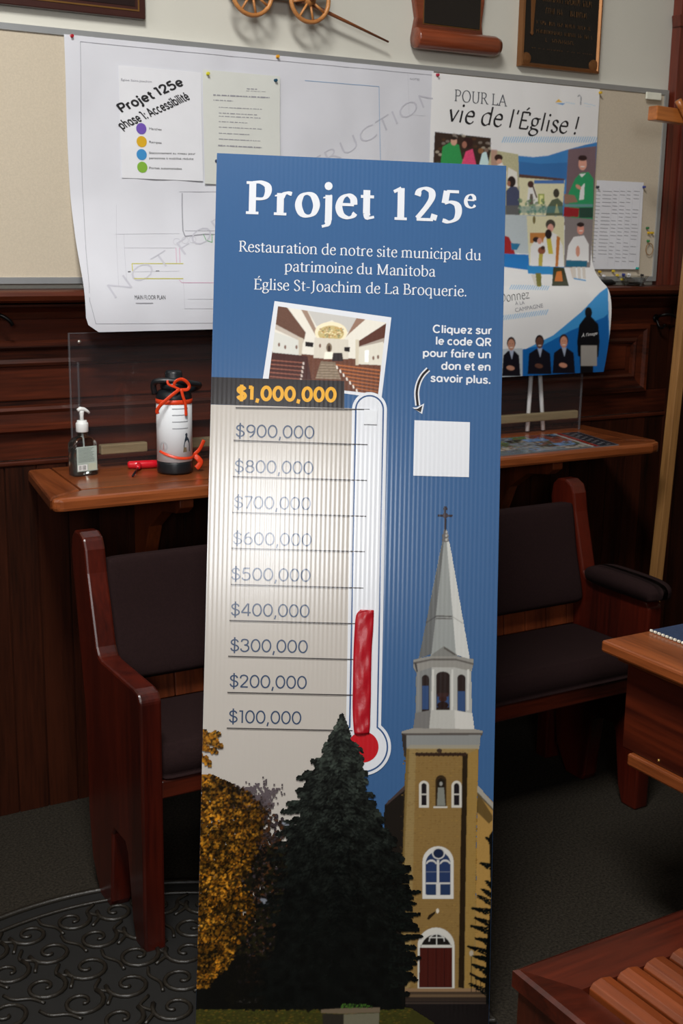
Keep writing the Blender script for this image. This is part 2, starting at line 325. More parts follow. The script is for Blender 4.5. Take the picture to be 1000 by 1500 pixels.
def serif_text(s, a=.042, b=.017, phi=12, serifs=True, dsc=1.0, GL=GL):
    """pen-nib letters: every stroke is a ribbon whose width follows an elliptical nib"""
    V = []; Fs = []; x = 0.0; ph = math.radians(phi); LY = [0]
    def hw(n): q = math.atan2(n[1], n[0]) - ph; return math.hypot(a * math.cos(q), b * math.sin(q))
    def ribbon(P, closed=False):
        P = [np.array(p) for p in P]; n = len(P); base = len(V); LY[0] = (LY[0] + 1) % 9
        for i in range(n):
            t = (P[(i + 1) % n] - P[i - 1]) if (closed or 0 < i < n - 1) else (P[1] - P[0] if i == 0 else P[-1] - P[-2])
            t = t / (np.linalg.norm(t) + 1e-9); nn = np.array([-t[1], t[0]]); h = hw(nn)
            V.append((x + P[i][0] + nn[0] * h, P[i][1] + nn[1] * h, LY[0])); V.append((x + P[i][0] - nn[0] * h, P[i][1] - nn[1] * h, LY[0]))
        for i in range(n if closed else n - 1):
            j = (i + 1) % n; Fs.append((base + 2 * i, base + 2 * i + 1, base + 2 * j + 1, base + 2 * j))
    def poly(P):
        base = len(V); LY[0] = (LY[0] + 1) % 9; V.extend([(x + p[0], p[1], LY[0]) for p in P]); Fs.append(tuple(range(base, base + len(P))))
    for ch in s:
        if ch == ' ': x += .24; continue
        acc = ch == 'É' and ch not in GL; ch = 'E' if acc else ch
        wd, st, sf = GL[ch]
        if acc: poly([(.26, .71), (.31, .70), (.42, .80), (.35, .83)])
        for it in st:
            if it[0] == 'l':
                for p, q in zip(it[1][:-1], it[1][1:]): ribbon([p, q])
            elif it[0] == 'c': ribbon(catmull(it[1], 5))
            elif it[0] == 'C': ribbon(catmull(it[1], 5, True), True)
            else:
                r = a * 1.15 * dsc; poly([(it[1] + r * math.cos(k * math.pi / 6), it[2] + r * math.sin(k * math.pi / 6)) for k in range(12)])
        if serifs:
            e = a + .055; h = b * 1.3
            for sx, sy, k in sf:
                if k == 'tl': poly([(sx + a * .9, sy + .015), (sx - e * .9, sy - .045), (sx - e * .9, sy - .07), (sx, sy - .06)]); continue
                L = e if k in 'bl' else 0; R = e if k in 'br' else 0
                y0, y1 = (0, h * 1.6) if sy < .1 else (sy + .01 - h * 1.6, sy + .01)
                if sy < -.1: y0, y1 = sy, sy + h * 1.6
                poly([(sx - L - (a if not L else 0), y0), (sx + R + (a if not R else 0), y0), (sx + R + (a if not R else 0), y1), (sx - L - (a if not L else 0), y1)])
        x += wd + (a - .042) * 1.3
    return np.array(V), Fs

def _O(cx, cy, rx, ry): return ('C', [(cx + rx * math.cos(k * math.pi / 6), cy + ry * math.sin(k * math.pi / 6)) for k in range(12)])
def _A(cx, cy, rx, ry, a0, a1, n=8): return ('c', [(cx + rx * math.cos(math.radians(a0 + (a1 - a0) * k / n)), cy + ry * math.sin(math.radians(a0 + (a1 - a0) * k / n))) for k in range(n + 1)])
def _S(x, a, b): return ('l', [(x, a), (x, b)])
_o = _O(.27, .25, .20, .22); _r = .47
GS = {'a': (.58, [_o, _S(_r, .48, .0)]), 'b': (.56, [_S(.08, .72, 0), _O(.28, .25, .20, .22)]), 'c': (.50, [_A(.27, .25, .20, .22, 45, 315)]), 'd': (.58, [_o, _S(_r, .72, 0)]),
 'e': (.54, [_A(.27, .25, .20, .22, 0, 318), ('l', [(.09, .25), (.49, .25)])]), 'é': (.54, [_A(.27, .25, .20, .22, 0, 318), ('l', [(.09, .25), (.49, .25)]), ('l', [(.22, .56), (.34, .68)])]),
 'f': (.32, [('c', [(.32, .69), (.22, .69), (.16, .62), (.15, .52)]), _S(.15, .54, 0), ('l', [(.03, .44), (.31, .44)])]), 'h': (.55, [_S(.08, .72, 0), ('c', [(.08, .28), (.14, .43), (.28, .47), (.42, .42), (.45, .28)]), _S(.45, .3, 0)]),
 'i': (.19, [_S(.09, .48, 0), ('d', .09, .63)]), 'j': (.22, [('c', [(.11, .48), (.11, .2), (.11, -.08), (.07, -.18), (-.03, -.18)]), ('d', .11, .63)]), 'l': (.19, [_S(.09, .72, 0)]),
 'n': (.55, [_S(.08, .48, 0), ('c', [(.08, .28), (.14, .43), (.28, .47), (.42, .42), (.45, .28)]), _S(.45, .3, 0)]), 'm': (.82, [_S(.08, .48, 0), ('c', [(.08, .3), (.12, .43), (.24, .47), (.36, .42), (.39, .3)]), _S(.39, .3, 0), ('c', [(.39, .3), (.44, .43), (.56, .47), (.68, .42), (.71, .3)]), _S(.71, .3, 0)]),
 'o': (.54, [_o]), 'p': (.57, [_S(.08, .48, -.19), _O(.29, .25, .20, .22)]), 'q': (.58, [_o, _S(_r, .48, -.19)]), 'r': (.33, [_S(.08, .48, 0), ('c', [(.08, .26), (.12, .40), (.20, .455), (.31, .46)])]),
 's': (.45, [('c', [(.37, .37), (.31, .45), (.20, .47), (.10, .42), (.10, .32), (.21, .26), (.32, .20), (.37, .12), (.31, .04), (.20, .02), (.09, .05), (.05, .12)])]), 't': (.32, [('c', [(.15, .62), (.15, .3), (.15, .1), (.20, .03), (.31, .03)]), ('l', [(.03, .45), (.30, .45)])]),
 'u': (.56, [('c', [(.08, .48), (.08, .22), (.12, .07), (.26, .02), (.40, .07), (.45, .20)]), _S(.45, .48, 0)]), 'v': (.48, [('l', [(.04, .48), (.24, .01)]), ('l', [(.24, .01), (.44, .48)])]), 'z': (.47, [('l', [(.06, .45), (.40, .45)]), ('l', [(.40, .44), (.07, .04)]), ('l', [(.06, .03), (.42, .03)])]),
 'C': (.72, [_A(.37, .36, .30, .33, 42, 318, 12)]), 'Q': (.78, [_O(.38, .36, .31, .33), ('l', [(.44, .20), (.68, -.02)])]), 'R': (.60, [_S(.09, .70, 0), ('c', [(.09, .67), (.30, .67), (.46, .63), (.50, .50), (.44, .37), (.30, .33), (.09, .33)]), ('l', [(.28, .33), (.52, .0)])]),
 'P': (.57, [_S(.09, .70, 0), ('c', [(.09, .67), (.30, .67), (.46, .63), (.50, .50), (.44, .36), (.30, .32), (.09, .32)])]), 'A': (.66, [('l', [(.03, .0), (.32, .70)]), ('l', [(.32, .70), (.62, .0)]), ('l', [(.15, .22), (.50, .22)])]),
 '0': (.62, [_O(.31, .35, .24, .33)]), '1': (.36, [_S(.22, .70, 0), ('l', [(.04, .66), (.24, .66)])]), '2': (.56, [('c', [(.06, .50), (.10, .63), (.26, .68), (.42, .62), (.46, .49), (.38, .34), (.22, .18), (.08, .04)]), ('l', [(.06, .03), (.49, .03)])]),
 '3': (.58, [('c', [(.07, .54), (.13, .65), (.28, .68), (.43, .62), (.45, .49), (.37, .39), (.24, .37)]), ('c', [(.24, .37), (.39, .35), (.49, .26), (.47, .11), (.34, .02), (.18, .02), (.07, .09), (.05, .17)])]),
 '4': (.62, [('l', [(.40, .70), (.05, .20)]), ('l', [(.04, .19), (.57, .19)]), _S(.43, .70, 0)]), '5': (.58, [('l', [(.13, .67), (.46, .67)]), ('l', [(.14, .68), (.10, .38)]), ('c', [(.10, .37), (.25, .43), (.42, .38), (.49, .24), (.43, .08), (.28, .02), (.12, .05), (.05, .14)])]),
 '6': (.60, [_O(.30, .23, .22, .20), ('c', [(.09, .22), (.10, .42), (.19, .58), (.36, .70)])]), '7': (.52, [('l', [(.04, .67), (.47, .67)]), ('l', [(.47, .68), (.18, .0)])]), '8': (.60, [_O(.30, .52, .18, .155), _O(.30, .20, .22, .18)]), '9': (.60, [_O(.30, .47, .22, .20), ('c', [(.51, .48), (.50, .28), (.41, .12), (.24, .0)])]),
 '$': (.60, [('c', [(.49, .52), (.42, .62), (.28, .65), (.14, .60), (.10, .49), (.18, .40), (.30, .36), (.44, .31), (.51, .20), (.45, .09), (.30, .04), (.15, .08), (.08, .19)]), ('l', [(.29, .79), (.29, -.10)])]),
 ',': (.24, [('l', [(.14, .07), (.08, -.15)])]), '.': (.20, [('d', .09, .04)]), ':': (.22, [('d', .10, .04), ('d', .10, .42)])}
GS = {k: (v[0], v[1], []) for k, v in GS.items()}
def sans(s, w=.04): return serif_text(s, a=w, b=w * .92, phi=0, serifs=False, GL=GS)
# ------------------------------------------------------------------ painter for flat colour prints
class Paint:
    def __init__(s, x0, y0, x1, y1, bg=None, k=2):
        s.x0, s.y0, s.k = x0, y0, k; s.w = int((x1 - x0) * k); s.h = int((y1 - y0) * k)
        s.a = np.zeros((s.h, s.w, 4)); s.lo = None
        if bg is not None: s.a[..., :3] = lin(bg); s.a[..., 3] = 1
    def _win(s, xa, ya, xb, yb):
        k = s.k
        i0 = max(0, int((xa - s.x0) * k) - 1); i1 = min(s.w, int((xb - s.x0) * k) + 2); j0 = max(0, int((ya - s.y0) * k) - 1); j1 = min(s.h, int((yb - s.y0) * k) + 2)
        if i1 <= i0 or j1 <= j0: return None
        X = (np.arange(i0, i1) + .5) / k + s.x0; Y = (np.arange(j0, j1) + .5) / k + s.y0
        return i0, i1, j0, j1, X[None, :], Y[:, None]
    def _put(s, wn, M, col, al=1.0, rough=0):
        i0, i1, j0, j1 = wn[:4]; A = s.a[j0:j1, i0:i1]; c = lin(col); m = (M * al)[..., None]
        cc = np.broadcast_to(c, A[..., :3].shape)
        if rough: cc = cc * (1 + rough * (RNG.random(A.shape[:2] + (1,)) - .5) * 2)
        A[..., :3] = np.where(A[..., 3:] > 0, A[..., :3] * (1 - m) + cc * m, cc); A[..., 3:] = np.maximum(A[..., 3:], m)
    def poly(s, P, col, al=1.0, rough=0):
        P = np.array(P, float); wn = s._win(P[:, 0].min(), P[:, 1].min(), P[:, 0].max(), P[:, 1].max())
        if wn is None: return
        X, Y = wn[4], wn[5]; ins = np.zeros((Y.shape[0], X.shape[1]), bool); n = len(P)
        for i in range(n):
            (xa, ya), (xb, yb) = P[i], P[(i + 1) % n]
            if ya == yb: continue
            ins ^= ((ya > Y) != (yb > Y)) & (X < (xb - xa) * (Y - ya) / (yb - ya) + xa)
        s._put(wn, ins.astype(float), col, al, rough)
    def rect(s, x0, y0, x1, y1, col, al=1.0, rough=0): s.poly([(x0, y0), (x1, y0), (x1, y1), (x0, y1)], col, al, rough)
    def ell(s, cx, cy, rx, ry, col, rot=0.0, al=1.0, soft=0.0):
        R = max(rx, ry) * (1 + soft) + 1; wn = s._win(cx - R, cy - R, cx + R, cy + R)
        if wn is None: return
        X, Y = wn[4] - cx, wn[5] - cy; c, q = math.cos(rot), math.sin(rot)
        d = np.sqrt(((X * c + Y * q) / rx) ** 2 + ((-X * q + Y * c) / ry) ** 2)
        M = (d < 1).astype(float) if not soft else np.clip((1 + soft - d) / (2 * soft), 0, 1)
        s._put(wn, M, col, al)
    def line(s, P, w_, col, al=1.0):
        for (xa, ya), (xb, yb) in zip(P[:-1], P[1:]):
            d = math.hypot(xb - xa, yb - ya) + 1e-9; nx, ny = -(yb - ya) / d * w_ / 2, (xb - xa) / d * w_ / 2
            s.poly([(xa + nx, ya + ny), (xb + nx, yb + ny), (xb - nx, yb - ny), (xa - nx, ya - ny)], col, al)
    def sample(s, X, Y, blur=True):
        A = s.a
        if s.lo is None:
            P_ = np.pad(A, ((1, 1), (1, 1), (0, 0)), mode='edge'); W_ = P_[..., 3:]
            Q = np.concatenate([P_[..., :3] * np.maximum(W_, 1e-4), W_], -1); k = (1, 2, 1); acc = 0
            for dj in range(3):
                for di in range(3): acc = acc + Q[dj:dj + s.h, di:di + s.w] * (k[dj] * k[di] / 16)
            al = acc[..., 3:]; s.lo = np.concatenate([acc[..., :3] / np.maximum(al, 1e-4), al], -1)
        i = np.clip((X - s.x0) * s.k - .5, 0, s.w - 1.001); j = np.clip((Y - s.y0) * s.k - .5, 0, s.h - 1.001)
        i0 = i.astype(int); j0 = j.astype(int); fi = (i - i0)[..., None]; fj = (j - j0)[..., None]; L = s.lo
        return (L[j0, i0] * (1 - fi) + L[j0, i0 + 1] * fi) * (1 - fj) + (L[j0 + 1, i0] * (1 - fi) + L[j0 + 1, i0 + 1] * fi) * fj
def color_grid(name, P3, RGBA, m, parent, gain=1.0, under=None, thr=.35):
    """P3: [r,c,3] points, RGBA sampled colours; quads with no ink are left out"""
    r, c = P3.shape[:2]; idx = np.arange(r * c).reshape(r, c)
    al = RGBA[..., 3]; ok = (al[:-1, :-1] > thr) | (al[1:, 1:] > thr) | (al[1:, :-1] > thr) | (al[:-1, 1:] > thr)
    q = np.stack([idx[1:, :-1][ok], idx[1:, 1:][ok], idx[:-1, 1:][ok], idx[:-1, :-1][ok]], -1)
    used = np.unique(q); remap = -np.ones(r * c, int); remap[used] = np.arange(len(used)); q = remap[q]
    V = P3.reshape(-1, 3)[used]; col = RGBA.reshape(-1, 4)[used].copy()
    me = bpy.data.meshes.new(name); me.vertices.add(len(V)); me.vertices.foreach_set('co', V.astype(np.float32).ravel())
    me.loops.add(q.size); me.loops.foreach_set('vertex_index', q.astype(np.int32).ravel())
    me.polygons.add(len(q)); me.polygons.foreach_set('loop_start', np.arange(0, q.size, 4, dtype=np.int32))
    me.update(calc_edges=True)
    at = me.color_attributes.new('Col', 'FLOAT_COLOR', 'POINT')
    g = gain.reshape(-1)[used][:, None] if hasattr(gain, 'shape') else gain
    cc = np.ones((len(V), 4), np.float32); cc[:, :3] = np.clip(col[:, :3] * g, 0, .85)
    at.data.foreach_set('color', cc.ravel()); me.materials.append(m)
    me.polygons.foreach_set('use_smooth', [True] * len(q))
    o = bpy.data.objects.new(name, me); COL.objects.link(o); o.parent = parent
    return o

# ------------------------------------------------------------------ the setting
W_DK = wood('dark_wood_across', (28, 10, 5), (88, 37, 18), 'X', .4, .1, spec=.3)
W_DKZ = wood('dark_wood_upright', (19, 7, 3), (56, 24, 11), 'Z', .5, .0, spec=.15)
W_CAS = wood('casing_wood', (52, 16, 10), (118, 48, 30), 'Z', .35, .4)
W_OR = wood('amber_wood', (84, 40, 17), (150, 80, 40), 'X', .3, .4)
W_ORY = wood('amber_wood_deep', (84, 40, 17), (150, 80, 40), 'Y', .3, .4)
W_ORZ = wood('amber_wood_upright', (74, 32, 13), (130, 62, 30), 'Z', .35, .3)
W_RED = wood('red_wood', (34, 10, 5), (84, 30, 14), 'X', .35, .45, rings=True)
W_REDZ = wood('red_wood_upright', (38, 9, 5), (78, 22, 10), 'Z', .3, .25)
PAINT = mat('wall_paint', (208, 206, 195), .75, noise=.03, nscale=3, bump=.12, bscale=90)
PAINT2 = mat('side_wall_paint', (138, 126, 108), .8, noise=.03, nscale=3)
CEILW = wood('ceiling_wood', (60, 38, 24), (100, 66, 42), 'Y', .6, .0)
CARPET = mat('carpet', (42, 38, 32), .95, noise=.5, nscale=150, bump=.9, bscale=320, spec=.1)
WALLY = 3.25
def struct(o): o['kind'] = 'structure'; return o
fl = struct(box('floor', (-1.85, -2.6, -.1), (3.7, 3.35, 0), CARPET, b=0))
struct(box('ceiling', (-1.85, -2.6, 4.2), (3.7, 3.35, 4.3), CEILW, b=0))
wb = struct(box('wall_back', (-1.85, WALLY, 0), (3.7, 3.4, 4.2), PAINT, b=0))
struct(box('wall_right', (3.6, -2.6, 0), (3.7, WALLY, 4.2), PAINT2, b=0))
def holed_wall(name, axis, at0, at1, a0, a1, holes, hole2=None):
    h0, h1, z0, z1 = holes; V = []; G = []
    def bx(p, q, r, s_):
        if axis == 'X': lo, hi = (at0, p, r), (at1, q, s_)
        else: lo, hi = (p, at0, r), (q, at1, s_)
        x0, y0, zz0 = lo; x1, y1, zz1 = hi
        G.append(([(x0, y0, zz0), (x1, y0, zz0), (x1, y1, zz0), (x0, y1, zz0), (x0, y0, zz1), (x1, y0, zz1), (x1, y1, zz1), (x0, y1, zz1)],
                  [(3, 2, 1, 0), (4, 5, 6, 7), (0, 1, 5, 4), (1, 2, 6, 5), (2, 3, 7, 6), (3, 0, 4, 7)]))
    bx(a0, a1, 0, z0); bx(a0, h0, z0, z1); bx(h1, a1, z0, z1)
    if hole2: k0, k1, y0_, y1_ = hole2; bx(a0, a1, z1, y0_); bx(a0, a1, y1_, 4.2); bx(a0, k0, y0_, y1_); bx(k1, a1, y0_, y1_)
    else: bx(a0, a1, z1, 4.2)
    v, f = join_geo(G); return struct(mesh(name, v, f, PAINT2))
holed_wall('wall_left', 'X', -1.85, -1.75, -2.6, WALLY, (.5, 2.1, 2.45, 3.95))
holed_wall('wall_front', 'Y', -2.5, -2.4, -1.75, 3.6, (-1.62, -.68, 1.86, 2.8))
WHITE_TRIM = mat('white_trim', (215, 212, 204), .45)
def frame_geo(o, ux, uz, un, Wd, Hh, prof):
    """four mitred sides; returns list of (V, F). prof: closed list of (inset, height)"""
    o, ux, uz, un = [np.array(v, float) for v in (o, ux, uz, un)]
    cs = [o, o + ux * Wd, o + ux * Wd + uz * Hh, o + uz * Hh]; res = []
    for i in range(4):
        A, B = cs[i], cs[(i + 1) % 4]; d = _n(B - A); inn = _n(cs[(i + 3) % 4] - A); n = len(prof)
        V = [A + d * p + inn * p + un * h for p, h in prof] + [B - d * p + inn * p + un * h for p, h in prof]
        Fs = [tuple(range(n))[::-1], tuple(range(n, 2 * n))] + [(k, (k + 1) % n, n + (k + 1) % n, n + k) for k in range(n)]
        res.append((V, Fs))
    return res
def fix_normals(o):
    bm = bmesh.new(); bm.from_mesh(o.data); bmesh.ops.recalc_face_normals(bm, faces=bm.faces); bm.to_mesh(o.data); bm.free(); return o
def mitre(names, o, ux, uz, un, Wd, Hh, prof, m, parent):
    out = []
    for g, nm in zip(frame_geo(o, ux, uz, un, Wd, Hh, prof), names if isinstance(names, (list, tuple)) else [names] * 4):
        out.append(fix_normals(mesh(nm, g[0], g[1], m, parent)))
    return out
w1 = struct(empty('window_1', (-1.75, 1.3, 2.45)))
mitre('window_frame', (0, .8, 0), (0, -1, 0), (0, 0, 1), (1, 0, 0), 1.6, 1.5, [(-.08, -.1), (.05, -.1), (.05, .01), (-.08, .03)], WHITE_TRIM, w1)
for k in range(1, 3): box('glazing_bar', (-.06, .8 - k * .533 - .012, .02), (-.03, .8 - k * .533 + .012, 1.48), WHITE_TRIM, w1, b=0)
box('glazing_bar', (-.06, -.78, .74), (-.03, .78, .77), WHITE_TRIM, w1, b=0)
w2 = struct(empty('window_2', (-1.15, -2.4, 1.86)))
mitre('window_frame', (-.47, 0, 0), (1, 0, 0), (0, 0, 1), (0, 1, 0), .94, .94, [(-.08, -.1), (.05, -.1), (.05, .01), (-.08, .03)], WHITE_TRIM, w2)
box('glazing_bar', (-.012, -.06, .02), (.012, -.03, .92), WHITE_TRIM, w2, b=0)

lf = struct(empty('added_light_fixture', (.15, .7, 4.07)))  # fixture out of view, added to go with the overhead light
box('added_light_housing', (-.33, -.68, 0), (.33, .68, .13), WHITE_TRIM, lf, b=.01)
# wainscot: upright planks below, panelled rail above, ledge on top
FY = 3.237
x = -1.74; k = 0; GAP = .0045
while x < 3.58:
    wdt = .0865
    if x > .4:
        box('plank', (x + GAP / 2, FY + random.uniform(-.0008, .0008), .0), (min(x + wdt, 3.59) - GAP / 2, FY + .0045, 1.007), W_DKZ, wb, b=.0008)
    x += wdt
box('plank_backing', (.39, FY + .005, 0), (3.59, WALLY, 1.0078), W_DKZ, wb, b=0)
box('plank_field', (-1.749, FY, 0), (.39, WALLY, 1.007), W_DKZ, wb, b=0)
box('lower_rail', (-1.749, FY - .006, 1.008), (3.59, WALLY, 1.022), W_DK, wb, b=.004)
box('rail_board', (-1.749, FY, 1.024), (3.59, WALLY, 1.106), W_DK, wb, b=.002)
box('rail_board', (-1.749, FY, 1.338), (3.59, WALLY, 1.445), W_DK, wb, b=.002)
for xa, xb in ((-1.70, -.75), (-.6, 1.86), (2.02, 3.166)):
    box('raised_panel', (xa + .09, FY - .002, 1.185), (xb - .09, WALLY, 1.292), W_DK, wb, b=.004)
    box('panel_back', (xa, FY + .004, 1.105), (xb, WALLY, 1.342), W_DK, wb, b=0)
    P_ = [(0, .0), (0, .016), (.006, .024), (.018, .024), (.026, .013), (.05, .010), (.06, .016), (.068, .012), (.072, 0)]
    mitre('panel_moulding', (xa, FY, 1.100), (1, 0, 0), (0, 0, 1), (0, -1, 0), xb - xa, .246, P_, W_DK, wb)
for xa, xb in ((1.862, 2.018), (3.168, 3.278), (-.748, -.602)):
    box('stile', (xa, FY + .001, 1.1065), (xb, WALLY, 1.3375), W_DKZ, wb, b=.002)
prism('ledge_moulding', [(3.237, 1.40), (3.225, 1.402), (3.215, 1.42), (3.195, 1.432), (3.18, 1.436), (3.18, 1.442), (3.25, 1.442)], -1.749, 3.59, 'X', W_DK, wb, b=0)
LZ = 1.480
prism('ledge', [(3.25, LZ - .032), (3.15, LZ - .032), (3.137, LZ - .026), (3.13, LZ - .014), (3.134, LZ - .004), (3.144, LZ), (3.25, LZ)], -1.749, 3.59, 'X', W_DK, wb, b=0)
if 0: prism('baseboard_back', [(3.237, 0), (3.226, 0), (3.226, .012), (3.232, .02), (3.237, .02)], -1.749, 3.59, 'X', W_DK, None, b=0)
for nm_, lo_, hi_ in (('wainscot_left', (-1.75, -2.39, 0), (-1.73, 3.1, 1.47)), ('wainscot_front', (-1.72, -2.4, 0), (3.59, -2.38, 1.47)), ('wainscot_right', (3.58, -2.37, 0), (3.6, 3.1, 1.47))):
    struct(box(nm_.replace('wainscot', 'trim'), lo_, hi_, W_DKZ, b=0))
# door casing at the right end of the wall
t1 = struct(empty('trim_1', (3.24, 3.24, 1.48)))
for a, b_, yy in ((-.052, -.030, .020), (-.030, .012, .012), (.012, .034, .024), (.034, .12, .016)):
    box('casing_board', (a, -yy, -.004), (b_, .009, .58), W_CAS, t1, b=.003)
box('casing_block', (-.042, -.032, .58), (.125, .009, 1.0), W_CAS, t1, b=.004)
prism('casing_cap', [(-.05, .862), (.125, .862), (.125, .90), (-.056, .90)], -.04, .0, 'Y', W_CAS, t1)
# dark wooden door jamb standing right of the panelling
d1 = struct(empty('door_1', (3.33, 3.237, 0)))
box('jamb', (-.048, -.03, 0), (0, .012, 1.44), W_DKZ, d1, b=.004)
box('door_leaf', (.002, -.012, .012), (.255, .012, 1.43), W_DKZ, d1, b=.004)

# ------------------------------------------------------------------ tack board
FABRIC = mat('board_fabric', (200, 188, 168), .9, noise=.05, nscale=220, bump=.3, bscale=500, spec=.15)
ALU = mat('aluminium', (175, 178, 180), .42, metal=.6, noise=.02)
tb = tag(empty('tack_board', (1.7, 3.249, 1.494)), 'wide beige fabric tack board with pale metal frame above the dark ledge', 'notice board')
box('board_fabric', (-1.5, -.026, .012), (1.465, 0, .632), FABRIC, tb, b=0)
mitre(['bottom_frame', 'side_frame', 'top_frame', 'side_frame'], (-1.508, 0, 0), (1, 0, 0), (0, 0, 1), (0, -1, 0), 2.985, .642, [(0, 0), (0, .0305), (.016, .0305), (.017, .026), (.017, 0)], ALU, tb)
clip_ = tag(box('label_clip', (-.035, -.006, -.012), (.035, 0, .012), mat('clip_white', (235, 236, 220), .4), loc=atY(885 + 71, 141, 3.21)), 'small white clip on the right end of the board top frame', 'clip')

# ------------------------------------------------------------------ sheets of paper pinned to the wall
class Sheet:
    def __init__(s, x0, x1, prof, ripple=0.0, off=0.0, seed=0):
        s.x0, s.x1 = x0, x1; P = np.array(catmull(prof, 8)); s.P = P - np.array([off, 0]); s.rip = ripple; s.seed = seed
        s.S = np.concatenate([[0], np.cumsum(np.hypot(*np.diff(P, axis=0).T))]); s.H = s.S[-1]
    def pt(s, u, v, o=0.0):
        u = np.asarray(u, float); v = np.asarray(v, float)
        Y = np.interp(v, s.S, s.P[:, 0]); Z = np.interp(v, s.S, s.P[:, 1])
        r = s.rip * (np.sin(u * 17 + s.seed + 3 * v) + .6 * np.sin(u * 31 - v * 9 + s.seed * 2) + .4 * np.sin(v * 23 + u * 5))
        return np.stack([s.x0 + u, Y - o - np.abs(r), Z], -1)
    def px(s, x, y):
        d = ray(x, y); T = s.P[:, 0] / d[1]; R_ = CAM[2] + T * d[2] - s.P[:, 1]
        i = np.where((R_[:-1] <= 0) != (R_[1:] <= 0))[0]
        i = i[0] if len(i) else (0 if abs(R_[0]) < abs(R_[-1]) else len(R_) - 2)
        f = R_[i] / (R_[i] - R_[i + 1]); f = min(max(f, -50), 50)
        t = T[i] + f * (T[i + 1] - T[i]); return t * d[0] - s.x0, s.S[i] + f * (s.S[i + 1] - s.S[i])
    def body(s, name, m, parent, nu=30, nv=40, th=.0004, corner=0.0, outline=None):
        U, Vv = np.meshgrid(np.linspace(0, s.x1 - s.x0, nu + 1), np.linspace(0, s.H, nv + 1))
        if corner:
            lim = np.clip((Vv - (s.H - corner)) / corner, 0, 1); U = np.maximum(U, corner * .75 * (1 - np.sqrt(1 - lim ** 2)))
        P3 = s.pt(U, Vv); P2 = P3 + np.array([0, th, 0]); n = (nu + 1) * (nv + 1)
        V = np.concatenate([P3.reshape(-1, 3), P2.reshape(-1, 3)]); Fs = []
        for j in range(nv):
            for i in range(nu):
                a = j * (nu + 1) + i; Fs.append((a + nu + 1, a + nu + 2, a + 1, a)); Fs.append((n + a, n + a + 1, n + a + nu + 2, n + a + nu + 1))
        return mesh(name, V, Fs, m, parent, smooth=True)
    def ink(s, name, V2, Fs, m, parent, o=.0008):
        V2 = np.asarray(V2, float); k_ = V2[:, 2] * 2e-5 if V2.shape[1] > 2 else 0; return mesh(name, s.pt(V2[:, 0], V2[:, 1], o + k_), orient(V2, Fs, -1), m, parent)
def strip(P, w_, step=.03):
    """poly-line of short quads in sheet metres"""
    V = []; Fs = []
    for (xa, ya), (xb, yb) in zip(P[:-1], P[1:]):
        d = math.hypot(xb - xa, yb - ya) + 1e-9; n = max(1, int(d / step)); nx, ny = -(yb - ya) / d * w_ / 2, (xb - xa) / d * w_ / 2
        for k in range(n + 1):
            t = k / n; X, Y = xa + (xb - xa) * t, ya + (yb - ya) * t; V += [(X + nx, Y + ny), (X - nx, Y - ny)]
            if k < n: b = len(V) - 2; Fs.append((b, b + 1, b + 3, b + 2))
    return V, Fs
def place_text(V, W0, u0, v0, u1, v1, H, shear=0.0):
    """scale text (unit em, cap height H0) so that it runs from (u0,v0) to (u1,v1) with letter height H (metres, v runs down)"""
    x0, x1 = V[:, 0].min(), V[:, 0].max(); L = math.hypot(u1 - u0, v1 - v0); c, q = (u1 - u0) / L, (v1 - v0) / L
    X = (V[:, 0] - x0) * L / (x1 - x0); Yy = V[:, 1] * H / W0; X = X + shear * Yy
    return np.stack([u0 + X * c + Yy * q, v0 + X * q - Yy * c, V[:, 2] if V.shape[1] > 2 else X * 0], -1)
def sheet_text(sh, s, p0, p1, hpx, m, parent, kind='sans', bold=0.0, shear=0.0, o=.0009, **kw):
    V, Fs = text2d(s, bold) if kind == 'sans' else (sans(s, bold) if kind == 'geo' else serif_text(s, **kw))
    u0, v0 = sh.px(*p0); u1, v1 = sh.px(*p1); H = hpx * 3.6 / F if False else abs(sh.px(p0[0], p0[1] - hpx)[1] - v0)
    Q = place_text(V, .65 if kind == 'serif' else .727, u0, v0, u1, v1, H, shear)
    if hpx < 9: return tag(sh.ink('lettering', Q, Fs, m, parent, o), kind='stuff')
    for u_, f_ in words(V, Fs): sh.ink('lettering', Q[u_], f_, m, parent, o)
INK = print_mat('ink_black', .5, (34, 34, 38)); INK_G = print_mat('ink_grey', .6, (150, 150, 158)); INK_L = print_mat('ink_pale', .6, (186, 186, 194))
PAPER = mat('paper_plan', (214, 215, 222), .8, noise=.03, nscale=6, bump=.25, bscale=9, spec=.2)
PAPER2 = mat('paper_plain', (226, 227, 232), .75, noise=.01, spec=.2)
PAPER3 = mat('paper_ivory', (214, 216, 210), .75, noise=.01, spec=.2)
# the big construction plan
pn = tag(empty('building_plan', (1.6, 3.218, 1.8)), 'large wrinkled white building plan sheet pinned across the board, its foot hanging over the ledge', 'poster')
pl = Sheet(1.052, 2.199, [(3.218, 2.122), (3.217, 2.0), (3.216, 1.85), (3.205, 1.72), (3.17, 1.60), (3.126, 1.50), (3.113, 1.45), (3.110, 1.40), (3.112, 1.372)], .0022, 0, 1.0)
def local(o, root): o.parent = root; o.matrix_parent_inverse = root.matrix_basis.inverted(); return o
ROOTS = []
def at_root(root, objs):
    for o in objs: o.matrix_parent_inverse = Matrix.Translation(-Vector(root.location))
class Grp:
    """collects children whose meshes are in world coordinates under a root placed elsewhere"""
    def __init__(s, root): s.root = root; s.n0 = set(o.name for o in COL.objects)
    def done(s):
        for o in list(COL.objects):
            if o.name not in s.n0 and o.parent is s.root: o.matrix_parent_inverse = Matrix.Translation(-Vector(s.root.location))
g = Grp(pn)
pl.body('sheet', PAPER, pn, 44, 40, corner=.045)
